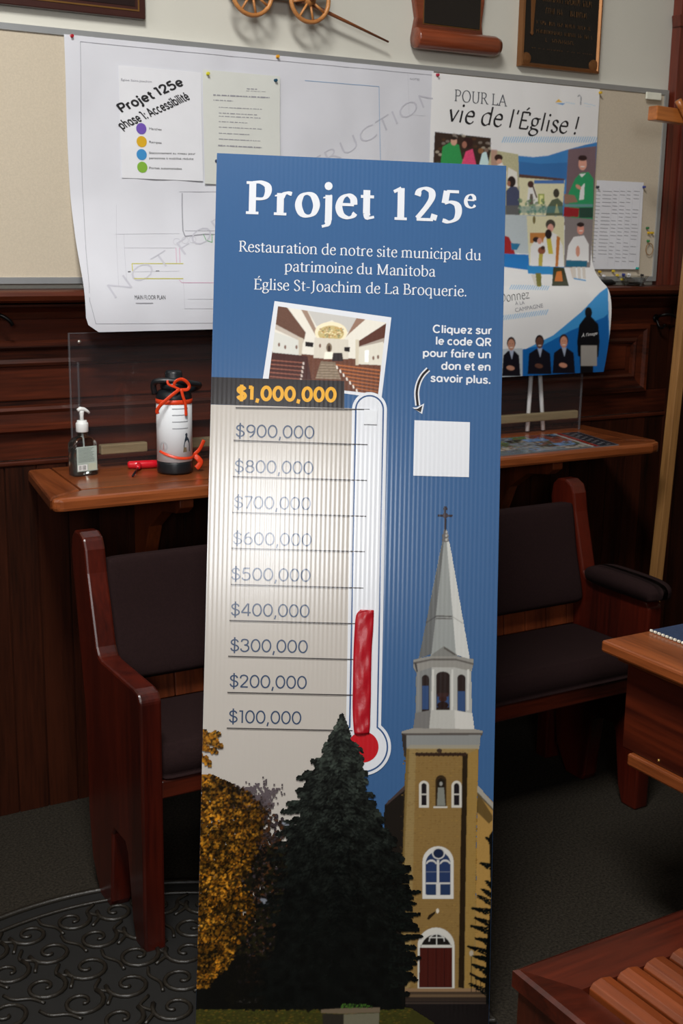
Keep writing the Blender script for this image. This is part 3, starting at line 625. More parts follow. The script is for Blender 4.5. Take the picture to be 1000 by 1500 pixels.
def pline(sh, pts, w_, m, root, name='drawn_line', o=.0008): 
    P = [sh.px(*p) for p in pts]; V, Fs = strip(P, w_); sh.ink(name, V, Fs, m, root, o)
pline(pl, [(140, 474), (131, 440), (122, 300), (117, 61)], .0012, INK_G, pn, 'sheet_border')
pline(pl, [(117, 61), (300, 79), (632, 110)], .0012, INK_G, pn, 'sheet_border')
pline(pl, [(140, 474), (318, 473)], .0012, INK_L, pn, 'sheet_border')
pline(pl, [(266, 283), (267, 338), (270, 346), (300, 343), (330, 344)], .003, INK_G, pn)
pline(pl, [(262, 281), (320, 281)], .001, INK_G, pn); pline(pl, [(270, 338), (330, 338)], .001, INK_G, pn)
GREEN = print_mat('ink_green', .5, (70, 165, 80)); YEL = print_mat('ink_yellow', .5, (196, 190, 60)); PNK = print_mat('ink_pink', .5, (206, 150, 180)); BLU = print_mat('ink_blue', .5, (120, 160, 200))
pline(pl, [(297, 343), (301, 352), (310, 355), (310, 343)], .0016, GREEN, pn)
pline(pl, [(268, 386), (193, 386), (195, 408), (268, 408)], .0022, YEL, pn)
pline(pl, [(257, 363), (258, 385)], .0014, PNK, pn); pline(pl, [(262, 363), (263, 385)], .0014, PNK, pn)
pline(pl, [(262, 410), (266, 414), (330, 414)], .0014, PNK, pn)
for P in ([(168, 343), (262, 342)], [(182, 363), (257, 363)], [(170, 300), (173, 420)], [(181, 343), (185, 410)], [(268, 412), (270, 452)], [(270, 452), (330, 452)], [(275, 438), (330, 438)], [(195, 398), (262, 397)]):
    pline(pl, P, .0008, INK_L, pn)
for cx_, cy_ in ((258, 354), (270, 352), (281, 351)):
    pline(pl, [(cx_ + 5 * math.cos(t * .7), cy_ + 5 * math.sin(t * .7)) for t in range(10)], .0007, INK_L, pn)
pline(pl, [(187, 398), (191, 398)], .0025, INK, pn); pline(pl, [(228, 397), (233, 397)], .0025, INK, pn)
pline(pl, [(446, 118), (554, 127), (556, 236)], .0014, BLU, pn); pline(pl, [(597, 108), (598, 168), (622, 170)], .0006, INK_L, pn)
sheet_text(pl, 'MAIN FLOOR PLAN', (197, 438.5), (242, 438.5), 6.5, INK, pn)
pline(pl, [(198, 444), (224, 444)], .0022, INK_G, pn); sheet_text(pl, 'NOTES', (600, 117), (614, 118), 3, INK_G, pn)
sheet_text(pl, 'NOT FOR CONSTRUCTION', (168, 437), (640, 146), 24, print_mat('ink_watermark', .6, (196, 196, 206)), pn, bold=-.018)
g.done()
# legend sheet and typed letter pinned over the plan
lg = tag(empty('legend_sheet', (1.31, 3.21, 1.9)), 'white sheet titled Projet 125e with four coloured dots, pinned on the plan', 'sheet')
g = Grp(lg)
s1 = Sheet(1.196, 1.432, [(3.214, 2.058), (3.2125, 1.92), (3.2075, 1.772)], .0010, 0, 2.2)
s1.body('sheet', PAPER2, lg, 12, 12)
sheet_text(s1, 'Église Saint-Joachim', (177, 118), (222, 121), 3, INK_G, lg)
sheet_text(s1, 'Projet 125e', (178, 165), (270, 124), 14, INK, lg, kind='geo', bold=.078, shear=-.30)
sheet_text(s1, 'phase 1: Accessibilité', (179, 190), (279, 145), 14, INK, lg, kind='geo', bold=.068, shear=-.36)
for (cx_, cy_), c_, nm in zip(((206.5, 188.5), (207, 207.5), (207, 226.5), (208, 245)), ((112, 82, 176), (214, 168, 32), (60, 140, 198), (128, 176, 58)), ('violet', 'yellow', 'blue', 'green')):
    u, v = s1.px(cx_, cy_); R_ = .0145
    tag(s1.ink('coloured_dot', [(u + R_ * math.cos(t * math.pi / 12), v + R_ * math.sin(t * math.pi / 12)) for t in range(24)], [tuple(range(24))[::-1]], print_mat('dot_' + nm, .5, c_), lg), nm + ' printed dot')
for t_, y_, xr in (('Marches', 190, 236), ('Rampes', 209.5, 236), ('Stationnement au niveau pour', 225.5, 286), ('personnes à mobilité réduite', 233, 283), ('Portes automatisées', 247.5, 266)):
    sheet_text(s1, t_, (218, y_), (xr, y_ + 1.2), 3.4, INK, lg)
g.done()
lt = tag(empty('typed_letter', (1.55, 3.21, 1.9)), 'ivory sheet of small typed paragraphs pinned beside the legend sheet', 'sheet')
g = Grp(lt)
s2 = Sheet(1.436, 1.672, [(3.212, 2.066), (3.2105, 1.92), (3.205, 1.765)], .0010, 0, 4.0)
s2.body('sheet', PAPER3, lt, 12, 12)
def typed(sh, root, x0, x1, y, sl=.045, w_=.0022, m=INK_G):
    x = x0; V = []; Fs = []
    while x < x1:
        L = random.uniform(2, 8); xe = min(x + L, x1); v, f = strip([sh.px(x, y + (x - x0) * sl), sh.px(xe, y + (xe - x0) * sl)], w_ * random.uniform(.7, 1.1))
        o = len(V); V += v; Fs += [tuple(i + o for i in q) for q in f]; x = xe + random.uniform(.6, 1.6)
    return tag(sh.ink('typed_line', V, Fs, m, root), kind='stuff')
for x0, x1, y, w_ in ((361, 376, 130, .003), (360, 388, 133, .001), (312, 394, 139, .0034), (312, 341, 146.5, .002), (320, 383, 157, .002), (320, 376, 165.5, .002), (320, 381, 170, .002), (320, 362, 178, .002), (320, 383, 186, .002), (320, 365, 195, .002), (320, 381, 203.5, .002), (319, 383, 213, .0034)):
    typed(s2, lt, x0, x1, y, .05, w_)
g.done()
# schedule sheet at the right
sd = tag(empty('schedule_sheet', (2.97, 3.218, 1.68)), 'small white sheet with a faint printed table, right of the church poster', 'sheet')
g = Grp(sd)
s3 = Sheet(2.874, 3.088, [(3.219, 1.828), (3.217, 1.68), (3.214, 1.535)], .0012, 0, 1.2)
s3.body('sheet', PAPER2, sd, 10, 10)
for k in range(20):
    y0 = 280 + k * 5.4
    V = []; Fs = []
    for x0, x1 in ((872, 880), (882, 896), (898, 906), (908, 916), (918, 926), (928, 938)):
        xx = k * -.42
        if random.random() < .85:
            v, f = strip([s3.px(x0 + xx, y0), s3.px(x1 + xx - random.uniform(0, 3), y0 + .6)], .0016); o = len(V); V += v; Fs += [tuple(i + o for i in q) for q in f]
    tag(s3.ink('table_row', V, Fs, INK_G, sd), kind='stuff')
for x_ in (871, 897, 907, 917, 927, 938): pline(s3, [(x_, 276), (x_ - 8, 390)], .0005, INK_L, sd, 'table_rule')
g.done()

# ------------------------------------------------------------------ church campaign poster with its curling foot
po = tag(empty('church_poster', (2.53, 3.21, 1.7)), 'glossy POUR LA vie de l\'Église poster whose blue foot curls off the board', 'poster')
g = Grp(po)
ps = Sheet(2.192, 2.862, [(3.216, 2.117), (3.215, 1.95), (3.214, 1.75), (3.21, 1.60), (3.19, 1.535), (3.155, 1.50), (3.12, 1.475), (3.102, 1.44), (3.095, 1.39), (3.097, 1.32), (3.105, 1.25), (3.115, 1.196)], .0008, 0, .5)
P = Paint(600, 80, 900, 570, (226, 228, 233))
def fig(P, cx, cy, r, skin, hair, robe, w_, h_, stole=None):
    P.poly([(cx - r * .9, cy + r * .9), (cx + r * .9, cy + r * .9), (cx + w_ * .8, cy + r * 2.0), (cx + w_, cy + h_), (cx - w_, cy + h_), (cx - w_ * .8, cy + r * 2.0)], robe, rough=.1)
    if stole: P.poly([(cx - r * .4, cy + r), (cx + r * .4, cy + r), (cx + r * .5, cy + h_), (cx - r * .5, cy + h_)], stole)
    P.ell(cx, cy - r * .25, r * .95, r * 1.15, hair); P.ell(cx, cy + r * .1, r * .75, r * 1.0, skin)
    P.ell(cx - r * .3, cy, r * .12, r * .1, (40, 30, 30)); P.ell(cx + r * .3, cy, r * .12, r * .1, (40, 30, 30)); P.line([(cx - r * .25, cy + r * .55), (cx + r * .25, cy + r * .55)], .5, (130, 60, 60))
# hatched bands
for x0, x1, y0, h_, sl in ((735, 874, 200, 9, .0), (746, 802, 417, 7, 0.02), (700, 800, 466, 8, -.13)):
    xx = x0
    while xx < x1: P.line([(xx, y0 + (xx - x0) * sl + h_), (xx + 4, y0 + (xx - x0) * sl)], 1.5, (130, 170, 205)); xx += 3.4
# blue wave
P.poly([(716, 219), (740, 223.5), (759, 228), (781, 230), (802, 228), (831, 219), (857, 212), (880, 207), (880, 320), (716, 320)], (58, 122, 182))
P.poly([(755, 236), (790, 240), (831, 238), (831, 262), (755, 262)], (44, 92, 150), .6)
# picture A
P.poly([(636.5, 193), (718.5, 202), (718, 330), (630, 330)], (52, 38, 32), rough=.35)
for _ in range(60): P.ell(RNG.uniform(637, 718), RNG.uniform(196, 260), 3, 2, [(200, 190, 170), (90, 60, 40), (60, 70, 55), (150, 140, 130)][RNG.integers(4)], 0, .5)
P.poly([(645, 240), (648, 215), (660, 208), (672, 212), (678, 240), (678, 300), (642, 300)], (46, 140, 76), rough=.15); P.ell(664.5, 207, 4.6, 6.2, (196, 150, 130)); P.ell(664.5, 202.5, 4.4, 2.6, (40, 30, 28))
P.poly([(676, 240), (682, 222), (692, 218), (697, 240), (697, 300), (674, 300)], (206, 70, 110), rough=.25); P.ell(685, 209, 7.5, 8, (46, 26, 26)); P.ell(680, 212, 3.5, 5, (150, 100, 84))
P.poly([(702, 240), (706, 224), (712, 222), (716, 240), (718, 300), (700, 300)], (190, 215, 225)); P.ell(704, 221, 4, 4, (130, 90, 60)); P.ell(712, 220, 3, 3, (120, 100, 90))
# picture B
P.poly([(719, 219), (759, 226), (761, 316), (700, 316)], (176, 172, 138), rough=.2); P.rect(719, 219, 728, 316, (170, 110, 110), .6)
P.poly([(744, 245), (757, 252), (758, 275), (742, 275)], (222, 214, 206)); P.ell(730, 231, 6, 5, (50, 30, 28)); P.ell(731, 237, 4, 4, (196, 150, 130)); P.poly([(722, 246), (735, 238), (742, 252), (738, 290), (718, 290)], (214, 212, 210))
P.poly([(741, 300), (741, 280), (749, 272), (757, 274), (761, 282), (761, 316), (741, 316)], (66, 72, 98), rough=.1); P.ell(749, 266, 6, 8, (38, 30, 32)); P.ell(745, 269, 2.5, 4, (150, 100, 80))
P.rect(700, 301, 762, 316, (96, 96, 92), .8)
# picture C
P.poly([(760, 259), (827, 264), (823, 317), (761, 315)], (208, 204, 170), rough=.08); P.poly([(760, 255), (827, 262), (826, 265), (760, 260)], (84, 60, 52)); P.rect(782, 264, 826, 269, (70, 110, 170))
P.poly([(771, 300), (774, 270), (781, 268), (786, 285), (788, 300)], (226, 222, 214)); P.ell(777, 270, 4.5, 5, (70, 44, 40)); P.line([(780, 272), (786, 290)], 2, (70, 50, 40)); P.poly([(775, 300), (776, 284), (780, 284), (781, 300)], (96, 88, 80))
P.poly([(788, 284), (797, 284), (797, 299), (788, 299)], (150, 160, 80)); P.rect(790, 286, 795, 299, (214, 216, 150))
P.poly([(801, 304), (808, 293), (817, 290), (824, 297), (824, 316), (799, 316)], (84, 96, 76), rough=.15); P.ell(814.5, 283, 4.4, 6.6, (60, 56, 48)); P.poly([(812, 312), (815, 298), (819, 312)], (210, 196, 120))
for _ in range(70): P.ell(RNG.uniform(760, 800), RNG.uniform(292, 315), 2.2, 1.4, [(52, 100, 66), (90, 130, 90), (150, 160, 140)][RNG.integers(3)], RNG.uniform(0, 3), .7)
P.rect(761, 302, 824, 312, (74, 128, 132), .55)
# picture D
P.poly([(832, 219), (873, 214), (870, 330), (826, 330)], (112, 92, 98), rough=.08)
P.poly([(832, 284), (842, 262), (850, 253), (862, 252), (869, 262), (869, 330), (836, 330)], (40, 142, 92), rough=.1); P.ell(853, 240, 6.2, 9.6, (206, 150, 132)); P.ell(853, 231.5, 6.4, 4.2, (48, 32, 34)); P.line([(850, 244), (856, 244)], .7, (235, 235, 230)); P.poly([(848, 255), (858, 254), (852, 260)], (224, 224, 224))
P.poly([(850, 275), (856, 268), (855, 292), (848, 293)], (222, 230, 226)); P.ell(847, 274, 5, 2.6, (200, 140, 120), .7); P.poly([(826, 284), (841, 286), (846, 296), (826, 298)], (140, 108, 90)); P.rect(826, 299, 868, 303, (96, 140, 140)); P.poly([(826, 303), (848, 305), (847, 318), (825, 317)], (140, 30, 38)); P.rect(848, 304, 868, 319, (34, 66, 56))
# row two
P.poly([(700, 314), (772, 315), (774, 372), (700, 368)], (176, 186, 190), rough=.06); P.poly([(736, 372), (738, 345), (745, 347), (751, 360), (754, 372)], (150, 34, 40)); P.poly([(748, 356), (762, 357), (757, 366), (749, 366)], (40, 110, 150))
P.poly([(700, 370), (776, 373), (775, 396), (700, 386)], (34, 112, 180))
P.poly([(771, 316), (826, 317), (826, 392), (775, 392)], (206, 202, 168), rough=.08); P.rect(776, 341, 800, 356, (176, 116, 60)); P.ell(782, 322, 2, 6, (110, 100, 60))
P.poly([(790, 392), (796, 350), (804, 338), (816, 344), (824, 360), (826, 392)], (226, 224, 216), rough=.04); P.poly([(800, 350), (806, 345), (810, 372), (803, 372)], (190, 178, 70)); P.ell(806, 329, 7, 7.5, (66, 62, 54)); P.ell(806, 334, 4.5, 6, (206, 150, 136)); P.ell(803, 343, 5, 7, (34, 26, 28))
P.poly([(776, 392), (777, 362), (784, 350), (794, 354), (800, 372), (799, 392)], (220, 220, 218), rough=.04); P.ell(785, 351, 5, 4, (44, 32, 34)); P.ell(790, 353, 3.4, 4.6, (200, 146, 130)); P.ell(793, 367, 5.5, 5.5, (130, 76, 56)); P.ell(795, 363, 3, 3, (60, 36, 30))
P.poly([(789, 372), (795, 372), (792, 420), (787, 420)], (170, 156, 70)); P.poly([(815, 345), (820, 348), (817, 392), (813, 392)], (180, 110, 50))
P.poly([(827, 318), (869, 321), (864, 392), (826, 392)], (126, 118, 118), rough=.06)
P.poly([(829, 384), (832, 360), (840, 347), (855, 345), (862, 358), (862, 384)], (224, 222, 222), rough=.03); P.ell(850, 336, 5.2, 7.5, (206, 140, 124)); P.ell(850, 329, 5.4, 3.4, (40, 28, 30)); P.line([(848, 338), (853, 338)], .8, (240, 235, 230)); P.ell(846, 368, 3.2, 8, (196, 140, 120)); P.poly([(834, 392), (842, 392), (841, 408), (838, 408)], (200, 190, 180))
P.poly([(829, 381), (860, 382), (859, 391), (828, 391)], (30, 96, 124))
P.poly([(772, 389), (826, 391), (826, 403), (773, 401)], (44, 128, 186)); P.poly([(810, 391), (826, 392), (833, 419), (808, 419)], (54, 58, 40), rough=.4); P.poly([(815, 398), (822, 397), (824, 412), (812, 412)], (190, 110, 50)); P.poly([(784, 400), (792, 400), (793, 419), (786, 419)], (110, 110, 50), rough=.3); P.poly([(777, 402), (784, 402), (786, 419), (783, 418)], (200, 196, 186)); P.poly([(792, 402), (808, 403), (806, 419), (797, 418)], (214, 216, 214))
for xx in (838, 845, 852): P.poly([(xx, 391), (xx + 5, 391), (xx + 6, 409), (xx + 1, 408)], (198, 192, 184))
P.line([(840, 408), (858, 411)], 2, (70, 140, 190))
# curling foot
P.poly([(890, 420), (877.5, 429), (852, 456), (810, 491), (770, 511), (700, 516), (700, 560), (895, 560)], (58, 138, 196)); P.poly([(890, 460), (884, 465), (836, 484), (796, 505), (765, 512), (700, 518), (700, 570), (895, 570)], (20, 92, 160))
P.poly([(700, 512), (765, 510), (765, 560), (700, 560)], (176, 184, 190))
for cx_, cy_, sk, hr, wd in ((748.5, 505, (176, 128, 106), (40, 26, 24), 13.5), (790, 502, (92, 60, 48), (30, 24, 24), 17.5), (825.5, 501, (190, 134, 110), (48, 30, 26), 16.5)):
    P.poly([(cx_ - 5, cy_ + 9), (cx_ + 5, cy_ + 9), (cx_ + wd - 2, cy_ + 16), (cx_ + wd, cy_ + 46), (cx_ - wd, cy_ + 46), (cx_ - wd + 2, cy_ + 16)], (20, 20, 28)); P.poly([(cx_ - 3, cy_ + 8), (cx_ + 4, cy_ + 8), (cx_ + 1, cy_ + 22)], (150, 160, 180))
    P.ell(cx_, cy_ - 2.5, 6.4, 9, hr); P.ell(cx_, cy_, 5.2, 8.4, sk); P.line([(cx_ - 2, cy_ + 4), (cx_ + 2.4, cy_ + 4)], .9, (225, 215, 205)); P.ell(cx_ - 2, cy_ - 1.5, .8, .6, (20, 14, 14)); P.ell(cx_ + 2, cy_ - 1.5, .8, .6, (20, 14, 14)); P.ell(cx_ - 1, cy_ + 34, 6, 3.4, sk, .2)
P.ell(861.6, 458, 5.2, 8.2, (14, 16, 20)); P.poly([(857, 464), (866, 464), (876, 475), (878, 500), (876, 523), (869, 523), (868, 560), (850, 560), (849, 523), (846, 521), (845, 500), (848, 476)], (14, 16, 20))
P.rect(850.5, 506, 874, 536, (150, 146, 140))
# publisher marks
P.poly([(813, 150), (818, 145), (824, 150)], (220, 170, 70)); P.poly([(812, 151), (828, 151), (824, 154)], (90, 140, 190)); P.line([(828, 150), (842, 152)], 1.2, (170, 190, 210)); P.line([(850, 154), (851, 142), (848, 139), (846, 142)], 1.4, (90, 90, 96)); P.line([(855, 151), (872, 155)], 1.4, (180, 196, 212)); P.line([(855, 155), (866, 157)], 1.0, (190, 200, 212))
nu, nv = 270, 400
U, Vv = np.meshgrid(np.linspace(0, ps.x1 - ps.x0, nu), np.linspace(0, ps.H, nv)); P3 = ps.pt(U, Vv); X, Y = proj(P3)
sheet_front = color_grid('sheet', P3, P.sample(X, Y), print_mat('poster_print', .28), po, gain=1.25)
GREY_D = print_mat('ink_soft', .5, (70, 74, 84))
sheet_text(ps, 'POUR LA', (665, 148), (742, 156), 17, GREY_D, po, kind='serif', a=.036, b=.016)
sheet_text(ps, "vie de l'Église !", (654, 178), (842, 197), 27, INK, po, kind='serif', a=.044, b=.019, phi=35, serifs=False, shear=.22)
sheet_text(ps, 'Donnez', (733, 443), (775, 437), 13, INK, po, kind='serif', a=.03, b=.014, phi=35, serifs=False, shear=.22)
sheet_text(ps, 'À LA', (754, 447), (768, 445.5), 5, INK_G, po); sheet_text(ps, 'CAMPAGNE', (754, 457), (795, 450), 6, INK_G, po)
WHT = print_mat('ink_white', .5, (225, 225, 225))
sheet_text(ps, "À l'image", (851, 494), (874, 490), 5, WHT, po, shear=.2)
g.done()

# ------------------------------------------------------------------ push pins
def pin(pt, colr, label, group=None, tilt=(.0, -.0)):
    m = mat('pin_' + '_'.join(map(str, colr)), colr, .3, noise=0, coat=.4)
    prof = [(.0, 0), (.0048, 0), (.0048, .0012), (.0026, .002), (.0023, .0065), (.0042, .0078), (.0044, .0088), (0, .0092)]
    V = []; Fs = []; n = len(prof); sg = 10
    for r, z in prof:
        for k in range(sg): a = 2 * math.pi * k / sg; V.append((r * math.cos(a), -z - .0035, r * math.sin(a)))
    for i in range(n - 1):
        for k in range(sg): k2 = (k + 1) % sg; Fs.append((i * sg + k, i * sg + k2, (i + 1) * sg + k2, (i + 1) * sg + k))
    nf = len(Fs); v2, f2 = tube_geo([(0, .006, 0), (0, -.004, 0)], .0006, 5); o_ = len(V); V += v2; Fs += [tuple(i + o_ for i in q) for q in f2]
    o = mesh('pushpin', V, Fs, [m, _M.get('steel') or mat('steel', (180, 180, 184), .3, metal=.9, noise=0)], fm=[0] * nf + [1] * (len(Fs) - nf), loc=pt)
    o.rotation_euler = (tilt[0], 0, tilt[1]); o.scale = (.95,) * 3
    return tag(o, label, 'pushpin', group)
for q, c_, lb, Yp in (((104, 53), (170, 30, 44), 'red pushpin in the top left corner of the building plan', 3.215), ((405, 83), (224, 160, 40), 'orange yellow pushpin at the top middle of the building plan', 3.214),
    ((303, 108), (214, 206, 60), 'pale yellow pushpin in the typed letter\'s top left corner', 3.209), ((402, 118), (20, 74, 100), 'teal pushpin in the typed letter\'s top right corner', 3.209),
    ((316, 236), (30, 50, 84), 'dark blue pushpin low on the typed letter beside the banner top', 3.205), ((639, 110), (176, 28, 60), 'red pushpin where the plan meets the church poster', 3.212),
    ((877, 136), (220, 180, 40), 'yellow pushpin in the church poster\'s top right corner', 3.212), ((873, 274), (70, 72, 84), 'grey pushpin in the schedule sheet\'s top left corner', 3.214),
    ((941, 274), (50, 64, 150), 'blue pushpin in the schedule sheet\'s top right corner', 3.214), ((931, 393), (40, 170, 160), 'turquoise pushpin at the schedule sheet\'s bottom right corner', 3.212)):
    p = atY(q[0], q[1], Yp + .004); pin(p, c_, lb)
for q, c_, lb in (((946, 334), (40, 120, 70), 'green pushpin above two yellow ones at the board right edge'), ((948, 341), (220, 180, 40), 'yellow pushpin just under the green one at the board right edge'), ((953, 341), (206, 170, 40), 'yellow pushpin nearest the right frame of the board'), ((947, 353), (60, 140, 80), 'green pushpin holding the rubber band'),
    ((876, 398), (220, 180, 50), 'yellow pushpin leftmost in the row under the schedule sheet'), ((882, 404), (232, 232, 236), 'white pushpin low in the row under the schedule sheet'), ((896, 397), (214, 190, 60), 'yellow pushpin highest in the row under the schedule sheet'),
    ((902, 403), (226, 196, 70), 'yellow pushpin in the middle of the row under the schedule sheet'), ((911, 402), (54, 66, 140), 'blue pushpin in the row under the schedule sheet'), ((919, 402), (236, 236, 238), 'white pushpin right of the blue one under the schedule sheet'), ((909, 409), (224, 200, 60), 'yellow pushpin lowest in the row under the schedule sheet'), ((938, 403), (26, 26, 30), 'black pushpin at the right end of the row under the schedule sheet')):
    p = atY(q[0], q[1], 3.221); pin(p, c_, lb, 'spare pushpins stuck in the board')
c_ = atY(951, 365, 3.214)
tag(tube('rubber_band', [(c_[0] + .017 * math.cos(t * .3142), c_[1], c_[2] + .02 * math.sin(t * .3142)) for t in range(20)], .0014, mat('rubber_tan', (150, 110, 60), .6), closed=True, seg=6), 'tan rubber band hanging from a green pushpin at the board right edge', 'rubber band')

# ------------------------------------------------------------------ the Projet 125e banner
BBL = np.array([.877, 2.041, .007]); BBR = np.array([1.422, 1.767, .0]); BTL = np.array([1.107, 2.408, 1.792]); BTR = np.array([1.652, 2.133, 1.778])
BW, BH = .61, 1.83
bu = _n(BTR - BTL); bn_ = _n(np.cross(bu, BTL - BBL)); bv = np.cross(bn_, bu)     # right, towards viewer, up
borig = BTL - bv * BH + bu * BW / 2
ban = tag(empty('campaign_banner'), 'tall blue corrugated banner titled Projet 125e with thermometer and church, standing in front', 'banner')
ban.matrix_world = Matrix(((bu[0], -bn_[0], bv[0], borig[0]), (bu[1], -bn_[1], bv[1], borig[1]), (bu[2], -bn_[2], bv[2], borig[2]), (0, 0, 0, 1)))
def buv(x, y):
    x = np.asarray(x, float); y = np.asarray(y, float)
    d = np.stack([x - 500, y - 750, np.full_like(x, F)], -1) @ ROT.T
    t = ((borig - CAM) @ bn_) / (d @ bn_); Pp = CAM + d * t[..., None] - borig
    return Pp @ bu, Pp @ bv
def B2(P): q = np.array(P, float); a, b_ = buv(q[:, 0], q[:, 1]); return np.stack([a, b_], -1)
def flat(name, V2, Fs, m, off, parent=ban):
    V2 = np.asarray(V2, float); k_ = V2[:, 2] * 2e-5 if V2.shape[1] > 2 else 0
    return mesh(name, np.stack([V2[:, 0], np.full(len(V2), -off) - k_, V2[:, 1]], -1), orient(V2, Fs, 1), m, parent)
BLUE = banner_mat('banner_blue', (55, 89, 131)); BEIGE = banner_mat('banner_beige', (178, 172, 165)); BWHITE = banner_mat('banner_white', (207, 210, 216)); BBLACK = banner_mat('banner_black', (44, 42, 44))
GOLD = banner_mat('banner_gold', (216, 160, 50)); SLATE = banner_mat('banner_slate', (54, 70, 96)); NAVY = banner_mat('banner_navy', (52, 80, 122)); RED = banner_mat('banner_red', (176, 26, 34)); INKB = banner_mat('banner_ink', (40, 36, 38))
box('sheet', (-BW / 2, 0, 0), (BW / 2, .004, BH), BLUE, ban, b=.0006)
def poly_px(name, pts, m, off, clip=True):
    V = B2(pts)
    if clip: V[:, 0] = np.clip(V[:, 0], -BW / 2 + .0002, BW / 2 - .0002); V[:, 1] = np.clip(V[:, 1], .0002, BH - .0002)
    return flat(name, V, [tuple(range(len(V)))], m, off)
poly_px('pale_panel', [(290, 592), (512, 598), (530, 599), (521, 1090), (470, 1180), (500, 1540), (270, 1540)], BEIGE, .0003)
poly_px('price_bar', [(300, 552), (504, 558.3), (504, 597.8), (300, 591.6)], BBLACK, .0012)
def btext(s, p0, p1, caph, m, kind='serif', off=.0008, bold=0.0, **kw):
    V, Fs = serif_text(s, **kw) if kind == 'serif' else sans(s, bold)
    (u0, v0), (u1, v1) = B2([p0, p1]); x0, x1 = V[:, 0].min(), V[:, 0].max(); H = caph * .61 / 422
    X = u0 + (V[:, 0] - x0) * (u1 - u0) / (x1 - x0); Yy = v0 + (v1 - v0) * (V[:, 0] - x0) / (x1 - x0) + V[:, 1] * H / (.65 if kind == 'serif' else .72)
    Q = np.stack([X, Yy, V[:, 2]], -1)
    for u_, f_ in words(V, Fs): flat('lettering', Q[u_], f_, m, off)
btext('Projet 125', (360, 313.5), (676, 326), 47.5, BWHITE, a=.072, b=.026)
btext('e', (679, 304), (697, 305), 27.5, BWHITE, a=.066, b=.024)
btext('Restauration de notre site municipal du', (350, 368.5), (704, 381.5), 15.5, BWHITE, a=.044, b=.019)
btext('patrimoine du Manitoba', (416.5, 397.5), (637.5, 405.5), 15.5, BWHITE, a=.044, b=.019)
btext('Église St-Joachim de La Broquerie.', (372, 424), (682.5, 434.5), 15.5, BWHITE, a=.044, b=.019)
for s_, xa, ya, xb, yb in (('Cliquez sur', 633.4, 487.5, 719.6, 489.5), ('le code QR', 638, 504.7, 719, 507), ('pour faire un', 619, 522.3, 718.6, 525), ('don et en', 645.7, 541.2, 718, 543), ('savoir plus.', 630, 559, 718, 562)):
    btext(s_, (xa, ya), (xb, yb), 11.5, BWHITE, 'sans', bold=.070)
btext('$1,000,000', (346, 585.2), (492.6, 588), 19.5, GOLD, 'sans', off=.0018, bold=.098)
for s_, xa, xb, yb in (('$900,000', 345, 460, 640), ('$800,000', 343.5, 458.5, 692), ('$700,000', 342.5, 455, 744.5), ('$600,000', 341, 456, 797.5), ('$500,000', 338.5, 454.5, 849.5), ('$400,000', 338, 453, 901.8), ('$300,000', 337, 450.5, 954), ('$200,000', 336, 449, 1006.5), ('$100,000', 335, 441, 1058.5)):
    btext(s_, (xa, yb), (xb, yb + (xb - xa) * .022), 18.5, SLATE, 'sans', bold=.043)
# thermometer: stacked outlines
sc_ = .61 / 422
def thermo(inset, off, m, name):
    top = buv(541, 600); bulb = buv(531.5, 1094.5); r0 = (25.3 - inset) * sc_; R_ = (40.5 - inset) * sc_
    (cx, cy), (bx_, by_) = top, bulb; V = []
    for k in range(25): a = math.pi * k / 24; V.append((cx + r0 * math.cos(a), cy + r0 * math.sin(a)))
    V = V[::-1]                       # left to right over the top, then down the right side
    k0 = math.asin(min(.99, r0 / R_)); V2 = []
    for k in range(49): a = math.pi / 2 - k0 - (2 * math.pi - 2 * k0) * k / 48; V2.append((bx_ + R_ * math.cos(a), by_ + R_ * math.sin(a)))
    V = V + V2; return flat(name, V, [tuple(range(len(V)))], m, off)
thermo(0, .0015, BWHITE, 'thermometer_outline'); thermo(4.2, .0018, NAVY, 'thermometer_ring'); thermo(6.5, .0021, BWHITE, 'thermometer_tube')
(bx_, by_), = B2([(531.5, 1094)]); flat('thermometer_bulb', [(bx_ + 22.3 * sc_ * math.cos(k * math.pi / 24), by_ + 22.3 * sc_ * math.sin(k * math.pi / 24)) for k in range(48)], [tuple(range(48))], RED, .0024)
for xa, ya, xb, yb in ((345, 597.3, 541, 600), (342, 645, 538, 651.5), (341, 698, 537, 703.8), (340, 750.3, 536, 756.3), (339, 803, 534, 808), (338, 856, 532, 861.3), (336, 908.7, 520, 913.5), (334, 961, 517, 965.8), (333, 1014, 516, 1018), (332, 1066.3, 516, 1070)):
    poly_px('scale_line', [(xa, ya - .7), (xb, yb - .7), (xb, yb + .7), (xa, ya + .7)], INKB, .0026)
poly_px('code_card', [(606.8, 615.6), (688, 618.5), (686.5, 699), (605, 696.7)], BWHITE, .0008)
# curved arrow, white rim below black
A_ = catmull([(627, 541), (618.5, 550), (612.5, 562), (610, 576), (611.5, 594)], 6)
for w_, m_, off in ((7.5, BWHITE, .0008), (3.4, INKB, .0011)):
    V, Fs = strip([tuple(p) for p in B2(A_)], w_ * sc_, .004); flat('arrow', V, Fs, m_, off)
poly_px('arrow', [(603.5, 597), (610, 597), (621, 591), (618, 606.5)], BWHITE, .0008); poly_px('arrow', [(606.3, 599), (611, 599), (618.5, 594), (616, 604)], INKB, .0011)
